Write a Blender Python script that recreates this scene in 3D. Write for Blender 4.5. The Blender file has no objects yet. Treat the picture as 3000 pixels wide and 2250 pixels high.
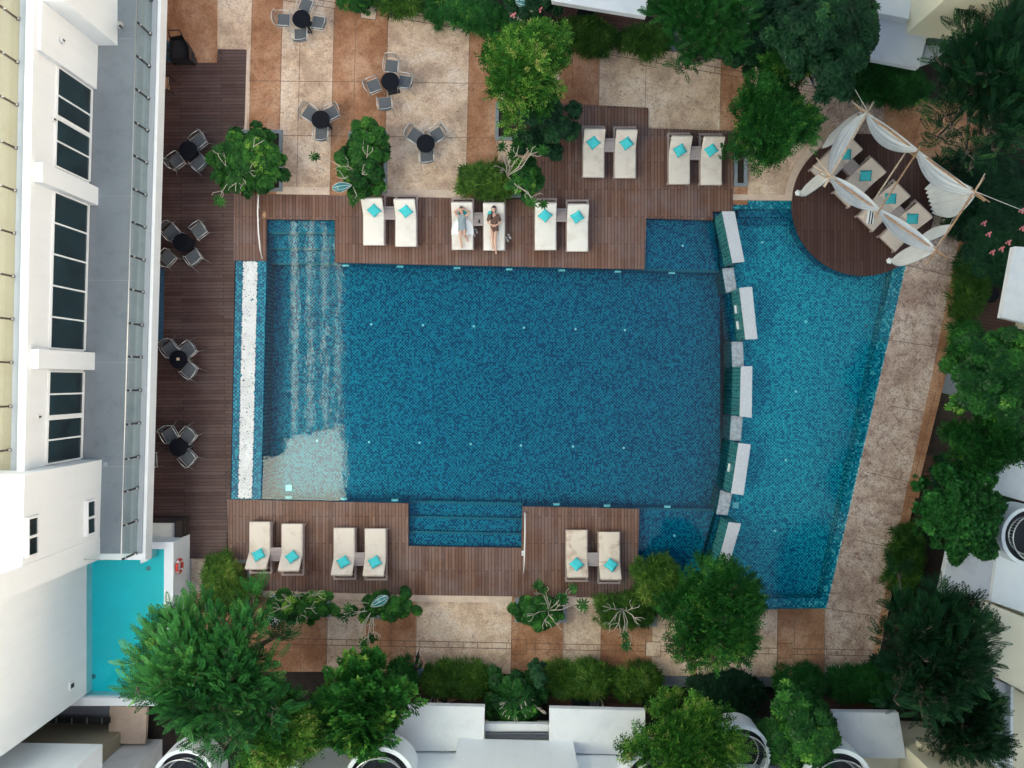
import bpy, bmesh, math, random
import numpy as np
from mathutils import Vector, Matrix, Euler
R = math.radians
random.seed(7); rng = np.random.default_rng(7)
S = bpy.context.scene
# ------------------------------------------------------------------ camera
H = 30.4; F = 2310.0; NX = 1508.0; NY = 1114.0      # height over deck, focal length and nadir in photo pixels
cam = bpy.data.cameras.new('camera'); camo = bpy.data.objects.new('camera', cam); S.collection.objects.link(camo)
camo.location = (0, 0, H); camo.rotation_euler = (0, 0, 0)
cam.sensor_fit = 'HORIZONTAL'; cam.sensor_width = 36; cam.lens = 36*F/3000
cam.shift_x = (1500-NX)/3000; cam.shift_y = (NY-1125)/3000
cam.clip_end = 600; cam.clip_start = .5
S.camera = camo
S.render.resolution_x = 1024; S.render.resolution_y = 768
# ------------------------------------------------------------------ light
SUN_EL = R(24); SUN_AZ = (1.0, -.25)                 # low sun: it only reaches the upper tower, the court lies in open shade
w = bpy.data.worlds.new('World'); S.world = w; w.use_nodes = True
nt = w.node_tree; bg = nt.nodes['Background']
sky = nt.nodes.new('ShaderNodeTexSky'); sky.sky_type = 'NISHITA'; sky.sun_disc = False
sky.sun_elevation = SUN_EL; sky.sun_rotation = math.atan2(SUN_AZ[0], SUN_AZ[1]); sky.air_density = 1.0; sky.dust_density = 3.5; sky.ozone_density = 1.2
wb = nt.nodes.new('ShaderNodeMix'); wb.data_type = 'RGBA'; wb.blend_type = 'MULTIPLY'; wb.inputs[0].default_value = 1; wb.inputs[7].default_value = (1.08, 1.0, .87, 1)
nt.links.new(sky.outputs[0], wb.inputs[6]); nt.links.new(wb.outputs[2], bg.inputs[0]); bg.inputs[1].default_value = .055
sl = bpy.data.lights.new('sun', 'SUN'); so = bpy.data.objects.new('sun', sl); S.collection.objects.link(so)
sl.energy = 5; sl.angle = R(.6); sl.color = (1, .93, .84)
d = Vector((SUN_AZ[0], SUN_AZ[1], 0)).normalized()*math.cos(SUN_EL); d.z = math.sin(SUN_EL)
so.rotation_euler = d.to_track_quat('Z', 'Y').to_euler()
S.view_settings.view_transform = 'Standard'; S.view_settings.look = 'None'; S.view_settings.gamma = 1
S.view_settings.exposure = 2.95
S.render.engine = 'CYCLES'; S.cycles.max_bounces = 8; S.cycles.transparent_max_bounces = 16
# ------------------------------------------------------------------ helpers
def P(px, py, z=0.):
    k = (H-z)/F
    return Vector(((px-NX)*k, (NY-py)*k, z))
def link(o, parent=None):
    S.collection.objects.link(o)
    if parent: o.parent = parent
    return o
def tag(o, label=None, cat=None, group=None, kind=None):
    for k, v in (('label', label), ('category', cat), ('group', group), ('kind', kind)):
        if v: o[k] = v
    return o
def thing(name, label, cat, loc=(0, 0, 0), rz=0, group=None):
    o = bpy.data.objects.new(name, None); link(o); o.empty_display_size = .2
    o.location = loc; o.rotation_euler = (0, 0, rz)
    return tag(o, label, cat, group)
def obj(name, bm, m, parent=None, smooth=False, bevel=0):
    me = bpy.data.meshes.new(name); bm.to_mesh(me); bm.free()
    for x in (m if isinstance(m, (list, tuple)) else [m]): me.materials.append(x)
    if smooth:
        for p in me.polygons: p.use_smooth = True
    o = link(bpy.data.objects.new(name, me), parent)
    if bevel:
        b = o.modifiers.new('b', 'BEVEL'); b.width = bevel; b.segments = 2; b.limit_method = 'ANGLE'
    return o
def dup(root, loc, rz=0, label=None, group=None):
    r = root.copy(); link(r); r.location = loc; r.rotation_euler = (0, 0, rz)
    if label: r['label'] = label
    if group: r['group'] = group
    def rec(a, b):
        for ch in list(a.children):
            c = ch.copy(); link(c, b); rec(ch, c)
    rec(root, r)
    return r
def B(): return bmesh.new()
def box(bm, x0, x1, y0, y1, z0, z1, M=None, mi=0):
    vs = [bm.verts.new((x, y, z)) for z in (z0, z1) for x, y in ((x0, y0), (x1, y0), (x1, y1), (x0, y1))]
    if M is not None:
        for v in vs: v.co = M @ v.co
    for f in ((3, 2, 1, 0), (4, 5, 6, 7), (0, 1, 5, 4), (1, 2, 6, 5), (2, 3, 7, 6), (3, 0, 4, 7)):
        bm.faces.new([vs[i] for i in f]).material_index = mi
    return bm
def prism(bm, pts, z0, z1, mi=0, side=None):
    """pts: world (x, y) list"""
    a = sum(pts[i][0]*pts[(i+1) % len(pts)][1]-pts[(i+1) % len(pts)][0]*pts[i][1] for i in range(len(pts)))
    if a < 0: pts = pts[::-1]
    lo = [bm.verts.new((p[0], p[1], z0)) for p in pts]; hi = [bm.verts.new((p[0], p[1], z1)) for p in pts]
    n = len(pts)
    f = bm.faces.new(hi); f.material_index = mi
    f = bm.faces.new(lo[::-1]); f.material_index = mi
    for i in range(n):
        f = bm.faces.new((lo[i], lo[(i+1) % n], hi[(i+1) % n], hi[i])); f.material_index = mi if side is None else side
    return bm
def W(pts, z=0.): return [tuple(P(x, y, z)[:2]) for x, y in pts]
def pprism(bm, px, z0, z1, zref=None, mi=0, side=None):
    return prism(bm, W(px, z1 if zref is None else zref), z0, z1, mi, side)
def rect(x0, y0, x1, y1): return [(x0, y0), (x1, y0), (x1, y1), (x0, y1)]
def tube(bm, pts, r, n=8, r2=None, cap=True, mi=0):
    pts = [Vector(p) for p in pts]; rings = []
    for i, p in enumerate(pts):
        t = (pts[min(i+1, len(pts)-1)]-pts[max(i-1, 0)]).normalized()
        a = Vector((0, 0, 1)) if abs(t.z) < .9 else Vector((1, 0, 0))
        u = t.cross(a).normalized(); v = t.cross(u)
        rr = r if r2 is None else r+(r2-r)*i/max(1, len(pts)-1)
        if callable(r): rr = r(i/max(1, len(pts)-1))
        rings.append([bm.verts.new(p+u*math.cos(2*math.pi*k/n)*rr+v*math.sin(2*math.pi*k/n)*rr) for k in range(n)])
    for a, b in zip(rings, rings[1:]):
        for k in range(n):
            f = bm.faces.new((a[k], a[(k+1) % n], b[(k+1) % n], b[k])); f.material_index = mi; f.smooth = True
    if cap:
        bm.faces.new(rings[0][::-1]).material_index = mi; bm.faces.new(rings[-1]).material_index = mi
    return bm
def disc(bm, c, r, z0, z1, n=24, mi=0):
    return prism(bm, [(c[0]+r*math.cos(2*math.pi*k/n), c[1]+r*math.sin(2*math.pi*k/n)) for k in range(n)], z0, z1, mi)
def struct(name, bm, m, kind='structure'):
    return tag(obj(name, bm, m), kind=kind)
# ------------------------------------------------------------------ materials
def mat(name):
    m = bpy.data.materials.new(name); m.use_nodes = True; t = m.node_tree
    return m, t, t.nodes['Principled BSDF']
def N(t, typ, **kw):
    n = t.nodes.new('ShaderNode'+typ)
    for k, v in kw.items():
        if isinstance(k, str) and hasattr(n, k): setattr(n, k, v)
    return n
def setin(n, **kw):
    for k, v in kw.items(): n.inputs[k.replace('_', ' ')].default_value = v
    return n
def ramp(t, src, stops, interp='LINEAR'):
    r = t.nodes.new('ShaderNodeValToRGB'); e = r.color_ramp; e.interpolation = interp
    while len(e.elements) < len(stops): e.elements.new(.5)
    for i, (p, c) in enumerate(stops):
        e.elements[i].position = p; e.elements[i].color = (*c, 1) if len(c) == 3 else c
    t.links.new(src, r.inputs[0]); return r
def math_(t, op, a, b=None, clamp=False):
    n = t.nodes.new('ShaderNodeMath'); n.operation = op; n.use_clamp = clamp
    for i, v in enumerate((a, b)):
        if v is None: continue
        if isinstance(v, (int, float)): n.inputs[i].default_value = v
        else: t.links.new(v, n.inputs[i])
    return n.outputs[0]
def mix(t, fac, a, b, blend='MIX'):
    n = t.nodes.new('ShaderNodeMix'); n.data_type = 'RGBA'; n.blend_type = blend
    for sock, v in ((n.inputs[0], fac), (n.inputs[6], a), (n.inputs[7], b)):
        if isinstance(v, (int, float)): sock.default_value = v
        elif isinstance(v, tuple): sock.default_value = (*v, 1)
        else: t.links.new(v, sock)
    return n.outputs[2]
def noise(t, scale, detail=4, rough=.55, vec=None, dist=0.):
    n = t.nodes.new('ShaderNodeTexNoise'); n.inputs['Scale'].default_value = scale; n.inputs['Detail'].default_value = detail
    n.inputs['Roughness'].default_value = rough; n.inputs['Distortion'].default_value = dist
    t.links.new(vec if vec is not None else pos(t), n.inputs['Vector']); return n.outputs[0]
def pos(t):
    g = t.nodes.get('POS') or t.nodes.new('ShaderNodeNewGeometry'); g.name = 'POS'; return g.outputs['Position']
def ocoord(t):
    g = t.nodes.get('OC') or t.nodes.new('ShaderNodeTexCoord'); g.name = 'OC'; return g.outputs['Object']
def bump(t, b, h, strength=.3, dist=.02):
    n = t.nodes.new('ShaderNodeBump'); n.inputs['Strength'].default_value = strength; n.inputs['Distance'].default_value = dist
    t.links.new(h, n.inputs['Height']); t.links.new(n.outputs[0], b.inputs['Normal'])
def simple(name, col, rough=.6, metal=0, var=.12, sc=6, spec=.5, bmp=0, bsc=80):
    m, t, b = mat(name)
    n = noise(t, sc, 5, .6, ocoord(t))
    c = ramp(t, n, [(.3, tuple(x*(1-var) for x in col)), (.7, tuple(min(1, x*(1+var)) for x in col))])
    t.links.new(c.outputs[0], b.inputs['Base Color'])
    b.inputs['Roughness'].default_value = rough; b.inputs['Metallic'].default_value = metal; b.inputs['Specular IOR Level'].default_value = spec
    if bmp: bump(t, b, noise(t, bsc, 3, .6, ocoord(t)), bmp, .01)
    return m
def stone(name, lo, mid, hi, dark, dens=.5, vein=.6):
    """stamped, acid-stained concrete: blotches, fine speckle and wandering crack-like veins"""
    m, t, b = mat(name); b.inputs['Specular IOR Level'].default_value = .15
    n1 = noise(t, .7, 8, .66, dist=.3); n2 = noise(t, 14, 6, .7); n3 = noise(t, 3.2, 7, .7, dist=.6)
    base = ramp(t, n1, [(.38, lo), (.5, mid), (.62, hi)]).outputs[0]
    sp = ramp(t, n2, [(.36, (.70,)*3), (.5, (1, 1, 1)), (.7, (1.1,)*3)]).outputs[0]
    base = mix(t, 1., base, sp, 'MULTIPLY')
    # veins: ridged noise
    rn = noise(t, 5.5, 6, .65, dist=1.1); rid = math_(t, 'ABSOLUTE', math_(t, 'SUBTRACT', rn, .5))
    vn = ramp(t, rid, [(0, (1,)*3), (.016, (.55,)*3), (.035, (0,)*3)]).outputs[0]
    msk = ramp(t, n3, [(.55-dens*.3, (0,)*3), (.75-dens*.2, (1,)*3)]).outputs[0]
    base = mix(t, math_(t, 'MULTIPLY', math_(t, 'MULTIPLY', vn, msk), vein), base, dark)
    blot = ramp(t, n3, [(.50, (0,)*3), (.70, (1,)*3)]).outputs[0]
    base = mix(t, math_(t, 'MULTIPLY', blot, dens*.75), base, dark)
    t.links.new(base, b.inputs['Base Color']); b.inputs['Roughness'].default_value = .75
    bump(t, b, math_(t, 'SUBTRACT', n2, math_(t, 'MULTIPLY', vn, .5)), .35, .012)
    return m
def planks(name, cols, width, along='y', length=2.4, gap=.055, ang=0., stain=.35):
    m, t, b = mat(name); b.inputs['Specular IOR Level'].default_value = .25
    mp = N(t, 'Mapping'); mp.inputs['Rotation'].default_value = (0, 0, ang); t.links.new(pos(t), mp.inputs[0])
    sx = N(t, 'SeparateXYZ'); t.links.new(mp.outputs[0], sx.inputs[0])
    a, l = (sx.outputs[0], sx.outputs[1]) if along == 'y' else (sx.outputs[1], sx.outputs[0])
    u = math_(t, 'DIVIDE', a, width); bid = math_(t, 'FLOOR', u); fr = math_(t, 'FRACT', u)
    wn = N(t, 'TexWhiteNoise', noise_dimensions='1D'); t.links.new(bid, wn.inputs['W'])
    l2 = math_(t, 'ADD', math_(t, 'DIVIDE', l, length), math_(t, 'MULTIPLY', math_(t, 'MODULO', bid, 2), .5)); lid = math_(t, 'FLOOR', l2); lf = math_(t, 'FRACT', l2)
    wn2 = N(t, 'TexWhiteNoise', noise_dimensions='2D'); cb = N(t, 'CombineXYZ')
    t.links.new(bid, cb.inputs[0]); t.links.new(lid, cb.inputs[1]); t.links.new(cb.outputs[0], wn2.inputs['Vector'])
    c = ramp(t, wn2.outputs[0], [(i/(len(cols)-1), x) for i, x in enumerate(cols)]).outputs[0]
    # grain stretched along the board
    sc = N(t, 'Mapping'); sc.inputs['Scale'].default_value = (40, 2.5, 1) if along == 'y' else (2.5, 40, 1); t.links.new(mp.outputs[0], sc.inputs[0])
    g = noise(t, 1.2, 5, .6, sc.outputs[0])
    c = mix(t, 1., c, ramp(t, g, [(.25, (.72,)*3), (.75, (1.2,)*3)]).outputs[0], 'MULTIPLY')
    st = noise(t, .8, 6, .65)
    c = mix(t, math_(t, 'MULTIPLY', ramp(t, st, [(.42, (0,)*3), (.7, (1,)*3)]).outputs[0], stain), c, (.22, .185, .19))
    e = math_(t, 'MINIMUM', fr, math_(t, 'SUBTRACT', 1, fr))
    gp = math_(t, 'LESS_THAN', e, gap); ge = math_(t, 'LESS_THAN', lf, .006)
    gm = math_(t, 'MAXIMUM', gp, ge)
    c = mix(t, gm, c, (.012, .009, .01))
    t.links.new(c, b.inputs['Base Color'])
    rr = ramp(t, g, [(.2, (.42,)*3), (.8, (.62,)*3)]); t.links.new(rr.outputs[0], b.inputs['Roughness'])
    bump(t, b, math_(t, 'SUBTRACT', math_(t, 'MULTIPLY', g, .25), gm), .5, .01)
    return m
def mosaic(name, cols, size=.062, grout=(.05, .14, .17), rough=.25, gr=.07, big=None):
    m, t, b = mat(name)
    v = N(t, 'VectorMath', operation='DIVIDE'); v.inputs[1].default_value = (size,)*3; t.links.new(pos(t), v.inputs[0])
    o = N(t, 'VectorMath', operation='ADD'); o.inputs[1].default_value = (.13, .17, .11); t.links.new(v.outputs[0], o.inputs[0])
    fl = N(t, 'VectorMath', operation='FLOOR'); t.links.new(o.outputs[0], fl.inputs[0])
    fr = N(t, 'VectorMath', operation='FRACTION'); t.links.new(o.outputs[0], fr.inputs[0])
    wn = N(t, 'TexWhiteNoise', noise_dimensions='3D'); t.links.new(fl.outputs[0], wn.inputs['Vector'])
    sp = N(t, 'SeparateXYZ'); t.links.new(fl.outputs[0], sp.inputs[0])
    par = math_(t, 'PINGPONG', math_(t, 'ADD', sp.outputs[0], sp.outputs[1]), 1)
    fac = math_(t, 'ADD', math_(t, 'MULTIPLY', wn.outputs[0], .66), math_(t, 'MULTIPLY', par, .34))
    n = len(cols); c = ramp(t, fac, [(i/n, x) for i, x in enumerate(cols)], 'CONSTANT').outputs[0]
    sf = N(t, 'SeparateXYZ'); t.links.new(fr.outputs[0], sf.inputs[0])
    nb = N(t, 'NewGeometry'); sn = N(t, 'SeparateXYZ'); t.links.new(nb.outputs['Normal'], sn.inputs[0])
    g = None
    for i in range(3):
        e = math_(t, 'MINIMUM', sf.outputs[i], math_(t, 'SUBTRACT', 1, sf.outputs[i]))
        flat = math_(t, 'LESS_THAN', math_(t, 'ABSOLUTE', sn.outputs[i]), .7)
        q = math_(t, 'MULTIPLY', math_(t, 'LESS_THAN', e, gr), flat)
        g = q if g is None else math_(t, 'MAXIMUM', g, q)
    c = mix(t, g, c, grout)
    t.links.new(c, b.inputs['Base Color']); b.inputs['Roughness'].default_value = rough; b.inputs['Specular IOR Level'].default_value = .12
    return m
M = {}
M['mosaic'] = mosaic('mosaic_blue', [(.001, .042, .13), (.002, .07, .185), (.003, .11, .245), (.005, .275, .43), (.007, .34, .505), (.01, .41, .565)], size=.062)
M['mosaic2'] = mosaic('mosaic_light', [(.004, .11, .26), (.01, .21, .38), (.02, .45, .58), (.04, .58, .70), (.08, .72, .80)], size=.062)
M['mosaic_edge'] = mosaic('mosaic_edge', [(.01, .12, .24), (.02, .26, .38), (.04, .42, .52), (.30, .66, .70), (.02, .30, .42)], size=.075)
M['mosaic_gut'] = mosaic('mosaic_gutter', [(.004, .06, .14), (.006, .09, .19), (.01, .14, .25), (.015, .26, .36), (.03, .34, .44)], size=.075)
M['mosaic_green'] = mosaic('mosaic_green', [(.006, .05, .065), (.010, .09, .105), (.016, .13, .14), (.022, .165, .17)], size=.07, grout=(.10, .28, .25), gr=.06)
M['nosing'] = simple('pool_nosing', (.03, .16, .21), .3, var=.1)
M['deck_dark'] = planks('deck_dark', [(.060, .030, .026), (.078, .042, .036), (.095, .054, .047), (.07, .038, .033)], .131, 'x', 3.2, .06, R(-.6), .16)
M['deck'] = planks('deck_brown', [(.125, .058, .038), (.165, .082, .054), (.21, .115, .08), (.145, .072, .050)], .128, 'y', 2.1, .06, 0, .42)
M['deck_round'] = planks('deck_round', [(.062, .026, .020), (.08, .037, .028), (.09, .045, .036)], .128, 'y', 2.3, .06, 0, .05)
M['deck_small'] = planks('deck_terrace', [(.085, .036, .024), (.10, .048, .034), (.075, .034, .026)], .13, 'x', 2.6, .06, R(8), .05)
M['cream'] = stone('paving_cream', (.46, .33, .24), (.64, .47, .34), (.72, .58, .46), (.27, .16, .12), .5, 1.)
M['terra'] = stone('paving_terracotta', (.29, .135, .07), (.40, .205, .115), (.50, .30, .19), (.18, .085, .05), .55, .8)
M['walk'] = stone('paving_weathered', (.40, .29, .235), (.56, .42, .34), (.63, .515, .44), (.17, .085, .07), 1.1, 1.)
M['coping'] = simple('coping_cream', (.60, .46, .36), .7, var=.12, sc=3, bmp=.2)
M['joint'] = simple('joint', (.13, .075, .055), .8)
M['kerb'] = simple('planter_kerb_stone', (.20, .23, .25), .7, var=.15, sc=5, bmp=.2)
M['step'] = simple('granite_step', (.13, .145, .17), .7, var=.2, sc=30, bmp=.2)
M['soil'] = simple('soil', (.022, .014, .010), .95, var=.5, sc=4, bmp=.6, bsc=30)
M['ground'] = simple('ground_far', (.10, .10, .09), .95, var=.4, sc=.3)
def stucco(name, col, dirt=(.45, .47, .48), amt=.35, sc=1.3):
    m, t, b = mat(name)
    n = noise(t, sc, 7, .68); n2 = noise(t, 60, 3, .6)
    mp = N(t, 'Mapping'); mp.inputs['Scale'].default_value = (3, 3, .25); t.links.new(pos(t), mp.inputs[0]); sk = noise(t, 1, 5, .6, mp.outputs[0])
    f = math_(t, 'MULTIPLY', ramp(t, n, [(.5, (0,)*3), (.85, (1,)*3)]).outputs[0], amt)
    c = mix(t, f, col, dirt)
    c = mix(t, 1., c, ramp(t, n2, [(.3, (.95,)*3), (.7, (1.02,)*3)]).outputs[0], 'MULTIPLY')
    c = mix(t, 1., c, ramp(t, sk, [(.30, (.965, .968, .97)), (.56, (1,)*3)]).outputs[0], 'MULTIPLY')
    t.links.new(c, b.inputs['Base Color']); b.inputs['Roughness'].default_value = .85; b.inputs['Specular IOR Level'].default_value = .25
    bump(t, b, n2, .12, .004); return m
M['white'] = stucco('white_stucco', (.78, .81, .83), amt=.12)
M['roof'] = stucco('white_roof', (.70, .71, .72), (.38, .41, .46), .55, 1.1)
M['roof_old'] = stucco('stained_roof', (.56, .58, .61), (.22, .24, .28), .7, .9)
M['cream_wall'] = stucco('cream_wall', (.74, .67, .50), (.6, .55, .42), .2)
M['beige_roof'] = stucco('beige_roof', (.33, .30, .22), (.24, .19, .11), .5, .8)
M['concrete'] = stucco('terrace_concrete', (.22, .255, .285), (.13, .155, .18), .8, 1.6)
M['ledge'] = stucco('ledge_concrete', (.33, .37, .41), (.24, .27, .31), .5, 3)
M['capstone'] = simple('granite_cap', (.50, .52, .55), .6, var=.22, sc=40, bmp=.15)
M['wetstone'] = simple('wet_cap', (.34, .38, .42), .15, var=.35, sc=7, bmp=.1, bsc=12)
def glassmat(name, tint, rough=.02, alpha=.25, ior=1.5):
    m, t, b = mat(name); t.nodes.remove(b)
    tr = N(t, 'BsdfTransparent'); tr.inputs[0].default_value = (*tint, 1); gl = N(t, 'BsdfGlossy'); gl.inputs['Roughness'].default_value = rough
    fr = N(t, 'Fresnel'); fr.inputs[0].default_value = ior; mx = N(t, 'MixShader')
    t.links.new(fr.outputs[0], mx.inputs[0]); t.links.new(tr.outputs[0], mx.inputs[1]); t.links.new(gl.outputs[0], mx.inputs[2])
    t.links.new(mx.outputs[0], t.nodes['Material Output'].inputs[0]); return m, t, gl, fr
_g = glassmat('green_glass', (.95, .985, .97)); _f = _g[3]; _l = [l for l in _g[1].links if l.from_node == _f][0]; _s = _l.to_socket; _g[1].links.remove(_l); _s.default_value = .05; M['glass'] = _g[0]
def water(name, tint, ior, rip=1.0):
    m, t, gl, fr = glassmat(name, tint, .0, ior=ior)
    n1 = noise(t, 1.3, 3, .5, dist=.4); n2 = noise(t, 6.5, 3, .55, dist=.5)
    h = math_(t, 'ADD', math_(t, 'MULTIPLY', n1, .9), math_(t, 'MULTIPLY', n2, .28))
    bp = N(t, 'Bump'); bp.inputs['Strength'].default_value = .065*rip; bp.inputs['Distance'].default_value = .05
    t.links.new(h, bp.inputs['Height']); t.links.new(bp.outputs[0], gl.inputs['Normal']); t.links.new(bp.outputs[0], fr.inputs['Normal'])
    return m
M['water'] = water('pool_water', (.475, .96, 1.0), 1.46)
M['pane'] = simple('dark_window_glass', (.006, .022, .028), .08, var=.6, sc=1.2, spec=.5)  # strong colour noise paints uneven reflections into the panes
M['tower_white'] = simple('pale_tower_paint', (.70, .82, .72), .8, var=.04)
M['tower_low'] = simple('grey_tower_render', (.30, .30, .29), .9, var=.1)
M['towerglass'] = simple('tower_glazing', (.003, .012, .012), .6, var=.2)
M['frame_w'] = simple('white_frame', (.78, .80, .80), .4, var=.03)
M['steel'] = simple('brushed_steel', (.62, .62, .60), .3, 1, .06)
M['bronze'] = simple('bronze_post', (.10, .075, .055), .4, .6, .1)
M['black'] = simple('black_metal', (.012, .012, .014), .45, var=.2)
M['tabletop'] = simple('black_table', (.006, .007, .011), .6, var=.3, sc=20, spec=.12)
M['alu'] = simple('aluminium_tube', (.66, .66, .64), .32, .7, .05)
M['mesh_seat'] = simple('grey_mesh_seat', (.095, .105, .115), .6, var=.12, sc=40)
def cushmat(name, col, st, amt):
    m, t, b = mat(name); oi = N(t, 'ObjectInfo'); v = N(t, 'VectorMath', operation='ADD'); t.links.new(ocoord(t), v.inputs[0]); sc_ = N(t, 'VectorMath', operation='SCALE'); sc_.inputs['Scale'].default_value = 40; cb = N(t, 'CombineXYZ')
    for i in range(3): t.links.new(oi.outputs['Random'], cb.inputs[i])
    t.links.new(cb.outputs[0], sc_.inputs[0]); t.links.new(sc_.outputs[0], v.inputs[1])
    n = noise(t, 2.2, 6, .65, v.outputs[0]); f = math_(t, 'MULTIPLY', ramp(t, n, [(.5, (0,)*3), (.72, (1,)*3)]).outputs[0], amt)
    t.links.new(mix(t, f, col, st), b.inputs['Base Color']); b.inputs['Roughness'].default_value = .9; b.inputs['Specular IOR Level'].default_value = .15
    bump(t, b, noise(t, 5, 3, .6, v.outputs[0]), .25, .03); return m
M['cushion'] = cushmat('cream_cushion', (.66, .59, .52), (.42, .30, .22), .45)
M['cushion_s'] = cushmat('stained_cushion', (.66, .56, .47), (.34, .19, .11), .85)
M['cushion_w'] = cushmat('white_cushion', (.76, .72, .66), (.52, .44, .36), .4)
M['cushion_tan'] = simple('tan_cushion', (.52, .44, .38), .9, var=.06, sc=4, bmp=.15)
M['taupe'] = simple('taupe_frame', (.34, .27, .25), .5, var=.08)
M['turq'] = simple('turquoise_fabric', (.05, .52, .56), .8, var=.08, sc=12, bmp=.1)
M['turq_d'] = simple('teal_fabric', (.03, .36, .40), .8, var=.08, sc=12, bmp=.1)
M['wicker'] = simple('dark_wicker', (.035, .022, .018), .7, var=.5, sc=60, bmp=.5)
M['bamboo'] = simple('bamboo', (.42, .25, .14), .45, var=.3, sc=9)
M['bamboo_p'] = simple('pale_bamboo', (.60, .46, .34), .45, var=.25, sc=9)
M['rope'] = simple('rope', (.6, .57, .52), .8)
M['bark'] = simple('bark', (.13, .10, .075), .9, var=.35, sc=8, bmp=.5, bsc=25)
M['pale_bark'] = simple('pale_bark', (.46, .41, .34), .8, var=.2, sc=8, bmp=.2)
M['skin'] = simple('skin', (.62, .38, .28), .5, var=.05)
M['skin_m'] = simple('tan_skin', (.38, .19, .12), .5, var=.05)
M['hair'] = simple('black_hair', (.012, .009, .009), .4, var=.3, sc=60)
M['hair_b'] = simple('brown_hair', (.05, .022, .014), .4, var=.3, sc=60)
M['cloth_w'] = simple('white_cloth', (.80, .81, .82), .9, var=.05, sc=5, bmp=.3, bsc=14)
M['cloth_br'] = simple('brown_shirt', (.11, .062, .045), .9, var=.35, sc=30)
M['cloth_bl'] = simple('slate_shirt', (.055, .095, .125), .9, var=.12, sc=10, bmp=.2, bsc=18)
M['cloth_grey'] = simple('grey_vest', (.24, .30, .33), .9, var=.12)
M['cloth_k'] = simple('black_cloth', (.012, .012, .015), .9, var=.2)
M['denim'] = simple('dark_trousers', (.02, .024, .03), .9, var=.2)
M['slate'] = planks('slate_decking', [(.012, .016, .022), (.02, .025, .032), (.016, .02, .028)], .14, 'y', 3, .08, 0, 0)
M['red'] = simple('red_plastic', (.62, .05, .03), .5, var=.05)
M['whitepl'] = simple('white_plastic', (.78, .78, .76), .4, var=.03)
M['water3'] = water('side_pool_water', (.52, .985, 1.0), 1.33, 1.6); M['water3'].node_tree.nodes['Glossy BSDF'].inputs['Roughness'].default_value = .12
M['water2'] = water('plunge_water', (.86, 1.0, 1.0), 1.33)
M['blue'] = simple('blue_tarp', (.02, .07, .13), .6, var=.4, sc=8)
M['turqpool'] = simple('turquoise_plaster', (.0, .66, .74), .5, var=.08, sc=.5, spec=.1)
M['pink'] = simple('pink_petals', (.75, .22, .25), .7, var=.25, sc=9)
M['lamp'] = None
m, t, b = mat('lit_pool_lamp'); b.inputs['Base Color'].default_value = (.6, .8, .8, 1); b.inputs['Emission Color'].default_value = (.55, 1, .95, 1); b.inputs['Emission Strength'].default_value = .05; M['lamp'] = m
m, t, b = mat('white_sheer'); tr = N(t, 'BsdfTransparent'); tl = N(t, 'BsdfTranslucent'); tl.inputs[0].default_value = (.95, .96, .96, 1)
df = N(t, 'BsdfDiffuse'); df.inputs[0].default_value = (.93, .95, .96, 1)
m1 = N(t, 'MixShader'); m1.inputs[0].default_value = .35; m2 = N(t, 'MixShader')
wv = noise(t, 2.2, 2, .5, ocoord(t)); rr = ramp(t, wv, [(.3, (.74,)*3), (.7, (.86,)*3)])
t.links.new(rr.outputs[0], m2.inputs[0]); t.links.new(df.outputs[0], m1.inputs[1]); t.links.new(tl.outputs[0], m1.inputs[2])
t.links.new(tr.outputs[0], m2.inputs[1]); t.links.new(m1.outputs[0], m2.inputs[2]); t.links.new(m2.outputs[0], t.nodes['Material Output'].inputs[0]); M['sheer'] = m
def leafmat(name, stops, rough=.5, trans=.14):
    m, t, b = mat(name); a = N(t, 'Attribute'); a.attribute_name = 'tint'
    c = ramp(t, a.outputs['Fac'], stops).outputs[0]
    t.links.new(c, b.inputs['Base Color']); b.inputs['Roughness'].default_value = rough; b.inputs['Specular IOR Level'].default_value = .14
    tl = N(t, 'BsdfTranslucent'); t.links.new(c, tl.inputs[0]); mx = N(t, 'MixShader'); mx.inputs[0].default_value = trans
    t.links.new(b.outputs[0], mx.inputs[1]); t.links.new(tl.outputs[0], mx.inputs[2]); t.links.new(mx.outputs[0], t.nodes['Material Output'].inputs[0]); return m
L = {}
L['lime'] = leafmat('leaf_lime', [(0, (.018, .09, .012)), (.4, (.055, .21, .028)), (.75, (.22, .42, .06)), (1, (.50, .46, .16))])
L['mid'] = leafmat('leaf_mid', [(0, (.010, .06, .010)), (.5, (.022, .125, .022)), (.85, (.07, .255, .04)), (1, (.22, .38, .06))])
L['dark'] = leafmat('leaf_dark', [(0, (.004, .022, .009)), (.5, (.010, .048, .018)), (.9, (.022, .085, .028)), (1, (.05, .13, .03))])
L['blue'] = leafmat('leaf_bluegreen', [(0, (.008, .055, .020)), (.5, (.028, .145, .032)), (.9, (.07, .26, .055)), (1, (.16, .34, .06))])
L['grass'] = leafmat('leaf_strap', [(0, (.012, .045, .006)), (.5, (.04, .11, .012)), (.9, (.11, .22, .03)), (1, (.26, .32, .06))])
L['gloss'] = leafmat('leaf_glossy', [(0, (.006, .04, .008)), (.5, (.018, .09, .014)), (.85, (.055, .20, .025)), (1, (.20, .36, .05))], .32)
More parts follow.
